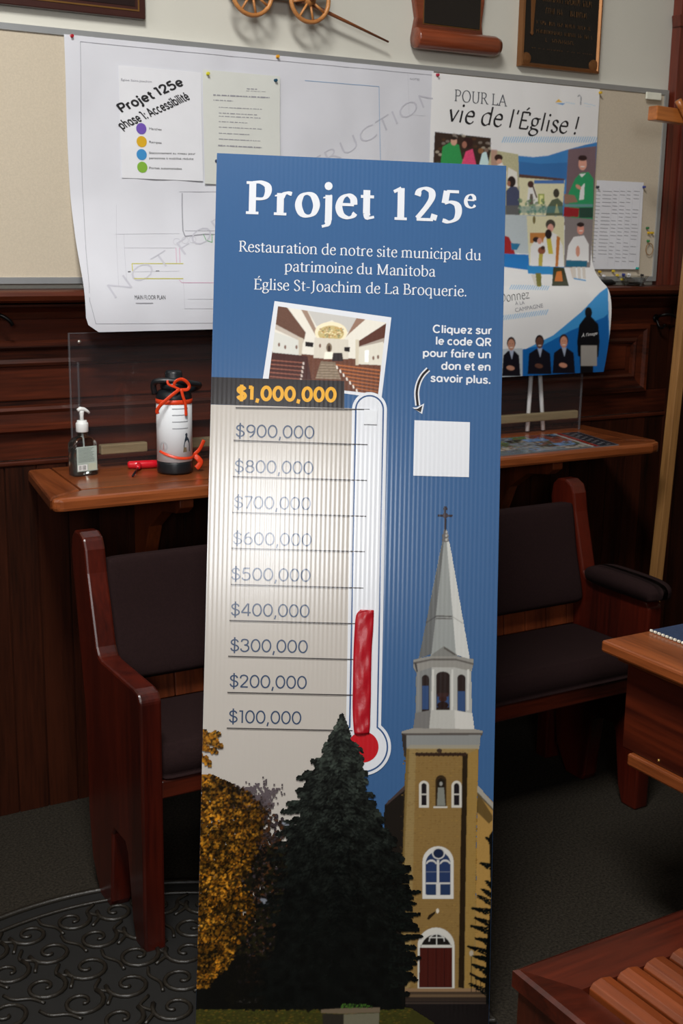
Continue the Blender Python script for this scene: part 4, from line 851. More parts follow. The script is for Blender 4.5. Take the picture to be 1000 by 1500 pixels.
# snapshot of the nave
tag(poly_px('snapshot_border', [(402, 441), (573, 465), (558.6, 583.8), (384, 560)], BWHITE, .0005), 'white border of the slanted snapshot')
P = Paint(380, 440, 580, 590, (206, 200, 188)); c4 = lambda X, Y: (300 + X / 3.3333, 430 + Y / 3.3333)
def pp(pts, col, al=1.0, rough=0): P.poly([c4(*p) for p in pts], col, al, rough)
pp([(350, 60), (890, 140), (880, 330), (340, 300)], (204, 200, 190), rough=.03); pp([(500, 80), (760, 115), (700, 190), (620, 130), (545, 160)], (176, 174, 170))
pp([(300, 280), (860, 330), (850, 500), (290, 430)], (92, 58, 46), rough=.35)
pp([(355, 60), (400, 66), (492, 190), (485, 225), (345, 150)], (92, 66, 56), rough=.15); pp([(345, 150), (485, 225), (480, 240), (343, 175)], (170, 160, 150))
pp([(468, 76), (500, 84), (560, 210), (545, 215)], (140, 118, 104)); pp([(740, 120), (785, 125), (700, 200), (688, 215)], (132, 104, 90))
pp([(885, 145), (882, 215), (742, 262), (738, 240)], (80, 50, 42), rough=.15); pp([(880, 215), (742, 262), (742, 275), (880, 240)], (150, 140, 130))
pp([(740, 265), (870, 235), (862, 350), (740, 345)], (196, 192, 180)); pp([(335, 185), (470, 232), (462, 305), (330, 290)], (190, 190, 184))
P.ell(*c4(615, 190), 23.5, 15.5, (216, 204, 176)); P.ell(*c4(615, 195), 19, 11.5, (176, 160, 112))
for _ in range(60): P.ell(*c4(RNG.uniform(560, 675), RNG.uniform(165, 215)), 1.5, 1.0, [(130, 90, 60), (220, 206, 170), (90, 110, 90), (170, 120, 60)][RNG.integers(4)], 0, .7)
pp([(535, 215), (700, 225), (700, 320), (530, 315)], (190, 184, 172)); P.ell(*c4(606, 265), 4.2, 7, (110, 96, 80)); P.ell(*c4(606, 270), 2, 5, (60, 44, 36)); pp([(585, 285), (625, 285), (628, 320), (580, 320)], (220, 214, 200))
for x_, y_ in ((362, 250), (392, 262), (447, 262), (562, 255), (822, 315), (845, 310)): P.ell(*c4(x_, y_), 1.6, 3.0, (110, 84, 74))
pp([(455, 210), (480, 220), (470, 320), (460, 320)], (176, 166, 150)); pp([(735, 225), (752, 225), (750, 350), (735, 350)], (186, 178, 160)); pp([(780, 278), (800, 276), (798, 335), (780, 335)], (232, 236, 236))
pp([(330, 288), (500, 305), (520, 420), (300, 415)], (62, 36, 34), rough=.35); pp([(490, 235), (530, 240), (528, 262), (490, 258)], (30, 26, 28)); pp([(680, 262), (708, 262), (706, 285), (680, 282)], (30, 26, 28)); pp([(625, 290), (670, 290), (675, 330), (620, 330)], (44, 38, 40))
pp([(565, 330), (635, 335), (665, 420), (540, 415)], (112, 98, 84), rough=.1)
for k in range(6): pp([(565 - k * 5, 345 + k * 13), (637 + k * 5, 348 + k * 13), (638 + k * 5, 351 + k * 13), (564 - k * 5, 348 + k * 13)], (150, 134, 114))
for k in range(9): 
    y_ = 345 + k * 19; x_ = 640 + k * 16; pp([(x_, y_), (x_ + 230 - k * 6, y_ + 30 + k), (x_ + 230, y_ + 36 + k), (x_, y_ + 7)], (156, 92, 56)); pp([(x_, y_ + 7), (x_ + 6, y_ + 8), (x_ + 10, y_ + 24), (x_ + 2, y_ + 22)], (214, 206, 196))
for k in range(6): y_ = 322 + k * 20; pp([(318, y_), (480 - k * 3, y_ + 14), (480 - k * 3, y_ + 19), (316, y_ + 6)], (128, 78, 64)); pp([(476 - k * 3, y_ + 12), (484 - k * 3, y_ + 13), (486 - k * 3, y_ + 27), (478 - k * 3, y_ + 27)], (190, 176, 168))
def quad_grid(c, nu, nv, off):
    c = B2(c); a, b_ = np.meshgrid(np.linspace(0, 1, nu), np.linspace(0, 1, nv)); a = a[..., None]; b_ = b_[..., None]
    Q = (c[0] * (1 - a) + c[1] * a) * (1 - b_) + (c[3] * (1 - a) + c[2] * a) * b_
    return np.stack([Q[..., 0], np.full(Q.shape[:2], -off), Q[..., 1]], -1)
def b_world(P3): return borig + P3[..., :1] * bu + P3[..., 2:] * bv
P3 = quad_grid([(407, 448.6), (565.5, 472.6), (553.5, 577.6), (392.8, 559)], 170, 116, .0008); X, Y = proj(b_world(P3))
BPRINT = banner_mat('banner_print', attr=True)
tag(color_grid('snapshot', P3, P.sample(X, Y), BPRINT, ban, gain=1.15), 'printed snapshot of a church nave with brown pews')
def gain_at(Y): return np.interp(Y, [740, 900, 1050, 1150, 1300, 1520], [.74, .76, .78, .8, .84, .86])
# church tower print
P = Paint(540, 730, 745, 1540)
c6 = lambda X, Y: (540 + X / 3.75, 730 + Y / 3.75); c7 = lambda X, Y: (540 + X / 3.41, 1060 + Y / 3.41)
def q6(pts, col, al=1.0, rough=0): P.poly([c6(*p) for p in pts], col, al, rough)
def q7(pts, col, al=1.0, rough=0): P.poly([c7(*p) for p in pts], col, al, rough)
P.line([(651.5, 743), (651.8, 782)], 1.3, (58, 52, 60)); P.line([(641, 755.3), (662, 755.3)], 1.8, (58, 52, 60)); P.ell(652, 755, 3.6, 2.6, (70, 60, 66)); P.line([(649.5, 746), (652, 742), (654.5, 746)], 1, (58, 52, 60))
for y_, r_ in ((780, 2.6), (785, 4.0), (791, 4.4)): P.ell(652, y_, r_, 3.2, (96, 92, 92)); P.ell(653.4, y_ - .5, r_ * .4, 2, (190, 188, 182))
q6([(405, 240), (415, 240), (345, 850), (278, 875)], (104, 106, 106), rough=.05); q6([(413, 240), (430, 240), (481, 860), (343, 862)], (152, 156, 154), rough=.05); q6([(428, 240), (440, 240), (552, 882), (478, 855)], (206, 207, 203), rough=.03)
q6([(370, 643), (455, 645), (457, 652), (369, 650)], (86, 84, 82)); q6([(455, 645), (515, 684), (515, 688), (456, 650)], (150, 148, 144)); q6([(369, 645), (315, 680), (315, 686), (369, 652)], (76, 76, 78)); q6([(368, 656), (458, 658), (458, 664), (367, 663)], (98, 96, 94))
q6([(345, 858), (412, 812), (482, 858), (480, 870), (345, 870)], (128, 128, 124)); q6([(412, 812), (482, 858), (470, 862), (412, 826)], (86, 82, 78))
q6([(245, 888), (343, 868), (478, 868), (575, 885), (572, 910), (560, 950), (470, 930), (345, 930), (262, 955), (247, 930)], (146, 144, 138)); q6([(245, 900), (343, 880), (478, 880), (575, 905), (572, 915), (478, 890), (343, 890), (247, 912)], (98, 94, 90)); q6([(247, 900), (262, 955), (270, 960), (262, 905)], (66, 64, 66))
q6([(262, 955), (345, 928), (470, 928), (560, 950), (565, 1180), (470, 1165), (340, 1165), (258, 1180)], (176, 176, 171), rough=.03); q6([(262, 955), (345, 928), (340, 1165), (258, 1180)], (116, 118, 118), .8)
for L, Rr, t, b_, sk in ((290, 331, 970, 1172, 1030), (370, 444, 952, 1162, 1075), (485, 531, 968, 1184, 1060)):
    cx_, cy_ = c6((L + Rr) / 2, t + 22); w_ = (Rr - L) / 7.5; P.ell(cx_, cy_, w_, 6, (44, 34, 32)); P.poly([(cx_ - w_, cy_), (cx_ + w_, cy_), c6(Rr, b_), c6(L, b_)], (44, 34, 32)); P.poly([c6(L + 3, sk), c6(Rr - 3, sk), c6(Rr - 3, b_ - 14), c6(L + 3, b_ - 14)], (54, 78, 120))
P.ell(*c6(406, 1100), 6, 5, (56, 34, 30)); P.ell(*c6(406, 1135), 8.5, 5, (40, 26, 24)); q6([(374, 1075), (384, 1068), (428, 1068), (440, 1075), (436, 1090), (376, 1090)], (60, 40, 38))
for x_ in (352, 458, 545, 273): q6([(x_ - 5, 940), (x_ + 6, 940), (x_ + 4, 1165), (x_ - 7, 1165)], (210, 209, 203) if x_ > 300 else (140, 140, 138))
q6([(258, 1178), (340, 1163), (470, 1163), (565, 1180), (578, 1272), (472, 1276), (330, 1276), (245, 1270)], (186, 185, 179), rough=.04); q6([(258, 1178), (340, 1163), (330, 1276), (245, 1270)], (120, 118, 116)); q6([(470, 1163), (565, 1180), (578, 1272), (474, 1276)], (208, 206, 200))
q6([(180, 1283), (250, 1262), (575, 1268), (623, 1280), (620, 1300), (186, 1300)], (150, 146, 138)); q6([(182, 1290), (622, 1288), (620, 1300), (186, 1302)], (88, 82, 78)); q6([(205, 1302), (612, 1300), (603, 1370), (205, 1368)], (140, 142, 140)); q6([(182, 1290), (206, 1302), (205, 1420), (196, 1415)], (54, 48, 44))
# brick tower
BR_ = (150, 127, 82)
q7([(545, 315), (625, 400), (625, 1330), (530, 1330)], (168, 132, 72), rough=.12); q7([(545, 345), (618, 460), (618, 480), (600, 500), (540, 440)], (70, 56, 30), .8); q7([(543, 312), (640, 418), (640, 448), (543, 345)], (160, 156, 146)); q7([(543, 342), (640, 446), (640, 456), (543, 354)], (92, 82, 62))
q7([(180, 315), (80, 410), (60, 1340), (180, 1340)], (30, 26, 22)); q7([(180, 312), (95, 392), (85, 410), (180, 330)], (70, 58, 56))
q7([(188, 122), (545, 122), (535, 500), (528, 1325), (158, 1325), (172, 600)], BR_, rough=.05)
q7([(235, 150), (470, 152), (450, 1325), (205, 1325)], (138, 110, 64), rough=.06)
for k in range(900):
    x_ = RNG.uniform(585, 697); y_ = RNG.uniform(1098, 1448); P.line([(x_, y_), (x_ + RNG.uniform(1.5, 4), y_ + .05)], .9, [(100, 74, 34), (176, 140, 70), (120, 84, 34), (86, 62, 28)][RNG.integers(4)], .45)
for k in range(100): y_ = 1100 + k * 3.5; P.line([(590, y_), (697, y_ - .5)], .5, (108, 84, 40), .35)
q7([(493, 150), (545, 126), (534, 600), (527, 1325), (478, 1325), (486, 600)], (158, 122, 54), .55, .08); q7([(468, 148), (494, 150), (486, 600), (476, 1322), (447, 1318), (458, 600)], (40, 30, 18)); q7([(188, 122), (203, 122), (180, 600), (172, 1325), (158, 1325), (170, 600)], (110, 88, 44), .7)
q7([(205, 106), (552, 106), (548, 126), (188, 126)], (160, 152, 130), .7)
for x_ in range(240, 490, 12): P.ell(*c7(x_, 152 + (x_ % 24) * .2), 2.6, 2.8, (52, 36, 26))
P.ell(*c7(352, 135), 4, 3, (60, 46, 36))
def arched(L, Rr, t, b_, col, inset=0):
    a0 = c7(L + inset, t); a1 = c7(Rr - inset, b_ - inset * .4); r_ = (a1[0] - a0[0]) / 2; cx_ = (a0[0] + a1[0]) / 2; cy_ = a0[1] + r_ + inset / 3.41
    P.poly([(cx_ + r_ * math.cos(math.pi + k * math.pi / 14), cy_ + r_ * math.sin(math.pi + k * math.pi / 14)) for k in range(15)] + [(a1[0], a1[1]), (a0[0], a1[1])], col)
for L, Rr in ((250, 300), (413, 463)): arched(L, Rr, 285, 420, (206, 202, 192)); arched(L, Rr, 285, 412, (30, 26, 30), 12); q7([(L + 8, 350), (Rr - 8, 350), (Rr - 8, 356), (L + 8, 356)], (196, 192, 184))
arched(333, 387, 257, 418, (54, 40, 24)); arched(333, 387, 265, 414, (34, 28, 20), 8); P.ell(*c7(360, 300), 2.2, 3.2, (150, 150, 144)); q7([(345, 318), (375, 318), (382, 410), (340, 410)], (128, 130, 122)); q7([(322, 412), (392, 412), (392, 421), (322, 421)], (206, 202, 192))
arched(268, 423, 612, 874, (212, 210, 204)); arched(268, 423, 622, 858, (40, 56, 92), 15)
q7([(340, 680), (352, 680), (352, 860), (340, 860)], (206, 204, 200)); q7([(285, 793), (405, 793), (405, 801), (285, 801)], (200, 198, 194)); P.ell(*c7(348, 648), 9.5, 8.5, (200, 198, 194)); P.ell(*c7(348, 648), 7.6, 6.8, (30, 40, 66))
for L, Rr in ((284, 340), (352, 410)): arched(L, Rr, 678, 700, (200, 198, 194)); arched(L, Rr, 684, 792, (42, 58, 96), 4); q7([(L + 4, 802), (Rr - 4, 802), (Rr - 4, 856), (L + 4, 856)], (40, 56, 88)); q7([(L, 738), (Rr, 738), (Rr, 741), (L, 741)], (120, 126, 140))
q7([(336, 800), (356, 800), (356, 860), (336, 860)], (206, 204, 200))
arched(243, 428, 1018, 1322, (208, 206, 198)); arched(243, 428, 1036, 1112, (28, 26, 24), 16); q7([(262, 1108), (415, 1108), (415, 1117), (262, 1117)], (206, 204, 196)); q7([(254, 1118), (416, 1118), (416, 1318), (250, 1318)], (70, 26, 20), rough=.08)
for x_ in (293, 334, 375): q7([(x_, 1120), (x_ + 3, 1120), (x_ + 3, 1316), (x_, 1316)], (44, 16, 14))
for a_ in range(24): 
    t_ = math.pi + a_ * math.pi / 23; P.ell(c7(339, 1085)[0] + 11 * math.cos(t_), c7(339, 1085)[1] + 10 * math.sin(t_) , .9, .9, (190, 190, 186))
q7([(300, 1066), (378, 1066), (378, 1071), (300, 1071)], (206, 206, 200)); q7([(336, 1034), (341, 1034), (341, 1104), (336, 1104)], (206, 206, 200))
P.ell(*c7(343, 935), 2.2, 3.6, (214, 206, 190)); q7([(290, 975), (300, 955), (335, 935), (330, 950), (300, 980)], (40, 30, 18))
q7([(165, 1322), (600, 1322), (600, 1338), (165, 1338)], (140, 112, 82)); q7([(165, 1338), (600, 1338), (600, 1352), (165, 1352)], (70, 56, 44)); q7([(165, 1352), (600, 1352), (600, 1366), (165, 1366)], (104, 84, 62)); q7([(165, 1366), (600, 1366), (600, 1392), (165, 1392)], (52, 42, 36)); q7([(50, 1388), (640, 1388), (640, 1640), (50, 1640)], (26, 22, 22), rough=.2); q7([(50, 1392), (610, 1392), (610, 1400), (50, 1400)], (62, 52, 46))
P.ell(*c7(147, 1265), 5, 3, (170, 60, 36)); P.ell(*c7(512, 1147), 3, 4.5, (176, 166, 150)); q7([(509, 1160), (514, 1160), (514, 1340), (509, 1340)], (22, 18, 16)); q7([(503, 1240), (600, 1290), (600, 1302), (503, 1254)], (22, 18, 16))
for x_ in (533, 556, 580): q7([(x_, 1270), (x_ + 4, 1270), (x_ + 4, 1342), (x_, 1342)], (22, 18, 16))
def bough(x0, y0, x1, y1, n, cols, up=.0, droop=5):
    for k in range(n):
        t = RNG.random(); x = x0 + (x1 - x0) * t; y = y0 + (y1 - y0) * t; w_ = (1 - t) * droop + 1
        P.ell(x + RNG.normal(0, 1), y + RNG.uniform(-w_ * .3, w_), RNG.uniform(1, 2.6), RNG.uniform(.6, 1.1), cols[RNG.integers(len(cols))], RNG.uniform(-.5, .9))
DKC = [(8, 11, 10), (14, 18, 16), (6, 8, 7), (18, 24, 20)]
for xt, yt, xr, yr, n in ((713, 1226, 724, 1240, 30), (704, 1264, 722, 1268, 50), (712, 1290, 724, 1300, 50), (706, 1302, 724, 1312, 50), (700, 1312, 724, 1322, 60), (691, 1330, 722, 1334, 90), (696, 1344, 722, 1352, 80), (690, 1356, 722, 1362, 90), (697, 1374, 720, 1378, 60), (686, 1386, 720, 1394, 90), (694, 1400, 720, 1404, 80), (692, 1412, 718, 1422, 80), (697, 1432, 718, 1436, 60), (688, 1440, 716, 1452, 60)): bough(xr, yr, xt, yt, n * 2, DKC, droop=9)
q7([(600, 560), (640, 500), (640, 1400), (585, 1400), (585, 1120), (610, 900)], (9, 11, 10))
xs = np.arange(-BW / 2 + .0003, BW / 2, BW / 610); zs = np.arange(BH - .0003, .0005, -BW / 610)
def art_grid(name, P, x0, x1, y0, y1, off, label, st=1.0):
    (ua, _), (ub, _) = B2([(x0, (y0 + y1) / 2), (x1, (y0 + y1) / 2)]); va = buv(500, y0)[1]; vb = max(.0004, float(buv(500, y1)[1]))
    ua = max(ua, -BW / 2 + .0003); ub = min(ub, BW / 2 - .0003); s_ = sc_ * st
    U, V_ = np.meshgrid(np.arange(ua, ub, s_), np.arange(va, vb, -s_)); P3 = np.stack([U, np.full_like(U, -off), V_], -1); X, Y = proj(b_world(P3))
    return tag(color_grid(name, P3, P.sample(X, Y), BPRINT, ban, gain=gain_at(Y)), label)
art_grid('tower_print', P, 545, 760, 736, 1535, .0006, 'printed church steeple of silver spire and yellow brick')
# trees print
P = Paint(270, 1030, 640, 1540)
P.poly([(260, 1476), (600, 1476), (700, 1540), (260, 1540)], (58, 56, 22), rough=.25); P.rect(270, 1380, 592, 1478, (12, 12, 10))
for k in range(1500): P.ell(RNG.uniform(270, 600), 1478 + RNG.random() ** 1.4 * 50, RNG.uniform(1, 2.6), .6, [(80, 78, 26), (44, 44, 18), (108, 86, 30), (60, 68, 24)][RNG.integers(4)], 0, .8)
P.poly([(345, 1466), (365, 1461), (402, 1461), (404, 1465), (352, 1470)], (110, 104, 100))
for k in range(1600):   # bare purple-brown tree behind
    x = RNG.normal(385, 18); y = RNG.uniform(1165, 1440)
    if y < 1165 + abs(x - 385) * 1.2: continue
    P.ell(x, y, RNG.uniform(1, 3.2), RNG.uniform(.8, 2), [(52, 38, 30), (34, 26, 22), (74, 46, 26), (60, 52, 56)][RNG.integers(4)], RNG.uniform(0, 3), .9)
for k in range(130):
    a_ = RNG.uniform(-2.6, -.5); x = RNG.uniform(340, 402); y = RNG.uniform(1160, 1190); L = RNG.uniform(10, 34); P.line([(x, y), (x + L * .4 * math.cos(a_), y + L * .45 * math.sin(a_)), (x + L * .9 * math.cos(a_ + .3), y + L * .8 * math.sin(a_ + .2))], .7, (96, 86, 90), .55)
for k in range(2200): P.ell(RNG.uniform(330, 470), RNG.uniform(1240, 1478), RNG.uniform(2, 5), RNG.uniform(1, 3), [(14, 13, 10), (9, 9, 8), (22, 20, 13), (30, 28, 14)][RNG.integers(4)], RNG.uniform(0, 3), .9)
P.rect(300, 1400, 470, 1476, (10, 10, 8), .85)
OR = [(178, 116, 26), (150, 92, 18), (120, 72, 16), (196, 134, 40), (96, 58, 14), (66, 46, 14), (140, 98, 28)]
OR += [(44, 34, 14), (30, 24, 12)]
rb = lambda y: np.interp(y, [1130, 1150, 1185, 1220, 1260, 1290, 1330, 1370, 1400, 1440], [300, 358, 386, 380, 372, 352, 376, 356, 342, 305])
CLN = RNG.random((60, 60))
def clump(x, y, c=11.0):
    a, b_ = x / c % 59, y / c % 59; i, j = int(a), int(b_); f, g_ = a - i, b_ - j
    return (CLN[i, j] * (1 - f) + CLN[i + 1, j] * f) * (1 - g_) + (CLN[i, j + 1] * (1 - f) + CLN[i + 1, j + 1] * f) * g_
for k in range(7600):
    y = RNG.uniform(1136, 1446); r = rb(y); x = 282 + (r - 282) * RNG.random() ** .8 + RNG.normal(0, 3)
    if y < 1136 + max(0, x - 310) * .42 or (x > 338 and y > 1280 and RNG.random() < .45): continue
    c_ = OR[RNG.integers(len(OR))]; sh = (1.0 if RNG.random() < .62 else .4) * (.35 + 1.05 * clump(x, y)) ; sh *= np.interp(x, [290, 350, 385], [1.05, .95, .62])
    P.ell(x, y, RNG.uniform(1, 2.6), RNG.uniform(.8, 2.2), tuple(v * sh for v in c_), RNG.uniform(0, 3), .92)
for k in range(260): t = RNG.random(); P.ell(290 + 34 * t + RNG.normal(0, 2), 1072 + 34 * abs(t - .35) + RNG.uniform(-4, 22) * (1 - t), 2.0, 1.3, OR[RNG.integers(len(OR))], RNG.uniform(0, 3), .9)
for a_, b_ in (((290, 1085), (322, 1074)), ((290, 1092), (318, 1100)), ((290, 1105), (308, 1118))):
    for k in range(60): t = RNG.random(); P.ell(a_[0] + (b_[0] - a_[0]) * t, a_[1] + (b_[1] - a_[1]) * t + RNG.normal(0, 2), 2, 1.2, OR[RNG.integers(len(OR))], RNG.uniform(0, 3))
for x_, y_ in ((386, 1318), (390, 1322), (437, 1326), (418, 1206)): P.ell(x_, y_, 5, 2.6, (140, 146, 158), .2, .7)
lf = lambda y: np.interp(y, [1050, 1072, 1088, 1104, 1114, 1136, 1162, 1182, 1206, 1222, 1250, 1290, 1350, 1450], [499, 487, 474, 470, 458, 439, 439, 424, 418, 410, 404, 398, 388, 380])
rt = lambda y: np.interp(y, [1050, 1082, 1098, 1120, 1142, 1187, 1206, 1248, 1300, 1380, 1450], [502, 516, 531, 537, 543, 552, 576, 584, 594, 597, 594])
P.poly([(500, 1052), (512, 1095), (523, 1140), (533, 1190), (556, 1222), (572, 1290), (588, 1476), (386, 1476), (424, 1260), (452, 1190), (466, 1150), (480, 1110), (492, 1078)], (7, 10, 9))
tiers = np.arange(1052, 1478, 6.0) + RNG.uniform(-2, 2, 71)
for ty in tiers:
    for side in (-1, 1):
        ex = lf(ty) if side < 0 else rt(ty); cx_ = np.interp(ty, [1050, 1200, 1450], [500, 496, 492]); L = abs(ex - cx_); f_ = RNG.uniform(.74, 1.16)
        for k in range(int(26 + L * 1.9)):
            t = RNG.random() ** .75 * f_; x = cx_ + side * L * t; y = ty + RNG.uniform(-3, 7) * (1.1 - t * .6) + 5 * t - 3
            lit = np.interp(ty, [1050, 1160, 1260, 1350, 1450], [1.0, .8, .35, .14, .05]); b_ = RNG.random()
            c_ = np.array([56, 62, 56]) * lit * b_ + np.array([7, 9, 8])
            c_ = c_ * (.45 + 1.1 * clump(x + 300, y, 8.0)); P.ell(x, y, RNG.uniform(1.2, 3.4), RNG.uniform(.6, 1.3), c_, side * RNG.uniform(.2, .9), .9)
for xt, yt, xr in ((596, 1275, 575), (613, 1305, 575), (606, 1322, 570), (613, 1338, 570), (604, 1352, 570), (616, 1370, 570), (607, 1386, 570), (613, 1402, 570), (602, 1416, 570), (596, 1437, 570)): bough(xr, yt + 2, xt, yt, 150, DKC, droop=10)
P.poly([(470, 1478), (502, 1476), (556, 1475), (556, 1482), (503, 1484), (470, 1483)], (110, 96, 78)); P.poly([(472, 1484), (503, 1485), (503, 1530), (474, 1530)], (44, 40, 34)); P.poly([(503, 1485), (555, 1483), (554, 1530), (503, 1530)], (110, 106, 88), rough=.08)
for k in range(70): P.ell(RNG.uniform(500, 545), RNG.uniform(1470, 1476), 1.4, .8, [(70, 110, 40), (40, 60, 28)][RNG.integers(2)], RNG.uniform(0, 3))
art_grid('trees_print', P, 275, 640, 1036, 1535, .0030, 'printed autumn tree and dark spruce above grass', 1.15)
# red tape strip and white tab on the tube
TAPE = mat('red_tape', (160, 16, 30), .32, noise=.05, nscale=30, bump=.5, bscale=40)
pts_l = [(527.5, 893), (521, 902), (518.5, 930), (517, 965), (516.5, 1000), (516, 1035), (517, 1060), (518.5, 1075)]
pts_r = [(547, 893.5), (547, 902), (545.5, 930), (543.6, 965), (543, 1000), (542.5, 1035), (541.5, 1060), (540.5, 1075)]
Lp = B2(catmull(pts_l, 4)); Rp = B2(catmull(pts_r, 4)); V = []; Fs = []; n = len(Lp); mcol = 9
for j in range(n):
    for i in range(mcol):
        t = i / (mcol - 1); q = Lp[j] * (1 - t) + Rp[j] * t
        h = .0042 + .0022 * math.sin(math.pi * t) + .0008 * math.sin(j * 1.1 + i * .8) + .0006 * math.sin(j * .6 - i * 1.7)
        V.append((q[0], -h, q[1]))
for j in range(n - 1):
    for i in range(mcol - 1): a = j * mcol + i; Fs.append((a + mcol, a + mcol + 1, a + 1, a))
nb = len(V); V += [(x_, -.0026, z_) for x_, y_, z_ in V]; Fs += [(a_[3] + nb, a_[2] + nb, a_[1] + nb, a_[0] + nb) for a_ in list(Fs)]
rim = [i for i in range(mcol)] + [j * mcol + mcol - 1 for j in range(1, n)] + [(n - 1) * mcol + i for i in range(mcol - 2, -1, -1)] + [j * mcol for j in range(n - 2, 0, -1)]
Fs += [(rim[k], rim[(k + 1) % len(rim)], rim[(k + 1) % len(rim)] + nb, rim[k] + nb) for k in range(len(rim))]
tag(mesh('tape_strip', V, Fs, TAPE, ban, smooth=True), 'crinkled red tape filling the lower tube')
q = B2([(533, 600), (552, 601), (551.5, 622), (532.5, 621.5)])
tb_ = mesh('tape_tab', [(a, -h, b_) for h in (.0027, .0042) for a, b_ in q], [(0, 1, 2, 3), (7, 6, 5, 4), (0, 4, 5, 1), (1, 5, 6, 2), (2, 6, 7, 3), (3, 7, 4, 0)], mat('tab_white', (208, 211, 216), .4), ban); tag(tb_, 'white paper tab near the top of the tube')
# folding wire stand carrying the sheet from behind
ST = mat('stand_black', (30, 30, 32), .4, metal=.6)
tube('stand_leg', [(-.12, .012, .02), (-.12, .012, 1.3)], .006, ST, ban); tube('stand_leg', [(.12, .012, .02), (.12, .012, 1.3)], .006, ST, ban)
iv = ban.matrix_world.inverted(); tp = Vector((0, .012, 1.25)); ft = iv @ Vector((1.33, 2.33, .006))
tube('stand_strut', [tuple(tp), tuple(ft)], .006, ST, ban); tube('stand_crossbar', [(-.12, .012, 1.25), (.12, .012, 1.25)], .006, ST, ban)

# ------------------------------------------------------------------ wall counter with brackets
ct = tag(empty('wall_counter', (1.9, 3.0, .955)), 'long amber wooden wall counter with rounded front edge under the panelling', 'counter')
g = Grp(ct)
CT = .996
prism('counter_top', [(.962, 2.92), (2.80, 2.92), (2.80, 3.236), (.985, 3.236)], CT - .032, CT, 'Z', W_OR, ct, b=.001)
prism('front_border', [(.860, 2.846), (.878, 2.828), (2.83, 2.828), (2.87, 2.842), (2.885, 2.87), (2.80, 2.9185), (.960, 2.9185)], CT - .035, CT, 'Z', W_OR, ct, b=.009)
prism('end_border', [(.860, 2.849), (.9605, 2.9205), (.9835, 3.236), (.918, 3.236)], CT - .035, CT, 'Z', W_ORY, ct, b=.008)
prism('end_border', [(2.8015, 2.920), (2.887, 2.872), (2.89, 2.88), (2.895, 3.236), (2.8015, 3.236)], CT - .035, CT, 'Z', W_ORY, ct, b=.008)
for bx_ in (1.24, 1.95, 2.50):
    prism('bracket', [(3.236, .62), (3.236, .9545), (2.90, .9545), (2.90, .925), (2.93, .905), (3.03, .89), (3.12, .83), (3.16, .74), (3.185, .62)], bx_ - .02, bx_ + .02, 'X', W_ORZ, ct, b=.003)
    box('bracket_post', (bx_ - .03, 3.205, .35), (bx_ + .03, 3.236, .62), W_ORZ, ct, b=.003)
g.done()

# ------------------------------------------------------------------ coat hooks
IRON = mat('black_iron', (24, 22, 22), .35, metal=.8)
for q, lb in (((960, 466), 'black iron coat hook on the panelling right of the poster foot'), ((-22, 468), 'black iron coat hook at the picture\'s left edge under the ledge')):
    p = atY(q[0], q[1], 3.236); h = tag(empty('coat_hook', p), lb, 'hook')
    lathe('hook_plate', [(0, 0), (.014, 0), (.014, .003), (.006, .006), (0, .006)], IRON, h, ax=(0, -1, 0), seg=16)
    tube('hook_arm', [tuple(v) for v in catmull([(0, -.004, .0), (-.004, -.03, .012), (.02, -.05, .016), (.045, -.06, .002), (.055, -.06, -.012)], 5)], [.005] * 21, IRON, h, seg=8)
    tube('hook_arm', [tuple(v) for v in catmull([(0, -.004, -.004), (.002, -.02, -.03), (.004, -.035, -.032), (.006, -.042, -.02)], 5)], [.004] * 16, IRON, h, seg=8)

# ------------------------------------------------------------------ clear acrylic screen on the counter
ac = tag(empty('acrylic_screen', (1.9, 3.16, CT)), 'tall clear acrylic screen standing along the back of the counter', 'screen')
g = Grp(ac)
box('clear_panel', (1.02, 3.150, CT + .001), (2.80, 3.156, 1.365), glassy('acrylic', (.985, .98, .985), 1.0, haze=.008), ac, b=0)
box('side_return', (1.045, 3.158, CT + .001), (1.049, 3.216, 1.29), glassy('acrylic', (.985, .98, .985), 1.0, haze=.008), ac, b=0)
EDG = glassy('acrylic_edge_glint', (.8, .82, .84), 1.0, rough=.2, haze=.06)  # pale haze paints in the light caught along the panel edges
for lo_, hi_ in (((1.0165, 3.1495, CT + .001), (1.0195, 3.1565, 1.366)), ((2.8005, 3.1495, CT + .001), (2.8035, 3.1565, 1.366)), ((1.0165, 3.1495, 1.3665), (2.8035, 3.1565, 1.3685)), ((1.042, 3.1575, CT + .001), (1.0445, 3.166, 1.29))): box('edge_glint', lo_, hi_, EDG, ac, b=0)
LW = wood('pale_strip_wood', (112, 98, 70), (150, 134, 100), 'X', .5, .1)
for xa, xb in ((1.10, 1.235), (1.30, 2.05), (2.40, 2.80)): box('wooden_strip', (xa, 3.158, 1.035), (xb, 3.180, 1.062), LW, ac, b=.003)
for xx, zz in ((1.045, 1.345), (2.76, 1.345)): lathe('screw', [(0, 0), (.005, 0), (.005, .002), (0, .003)], mat('screw_metal', (200, 196, 186), .35, metal=.8), ac, (xx, 3.150, zz), 12, ax=(0, -1, 0))
g.done()

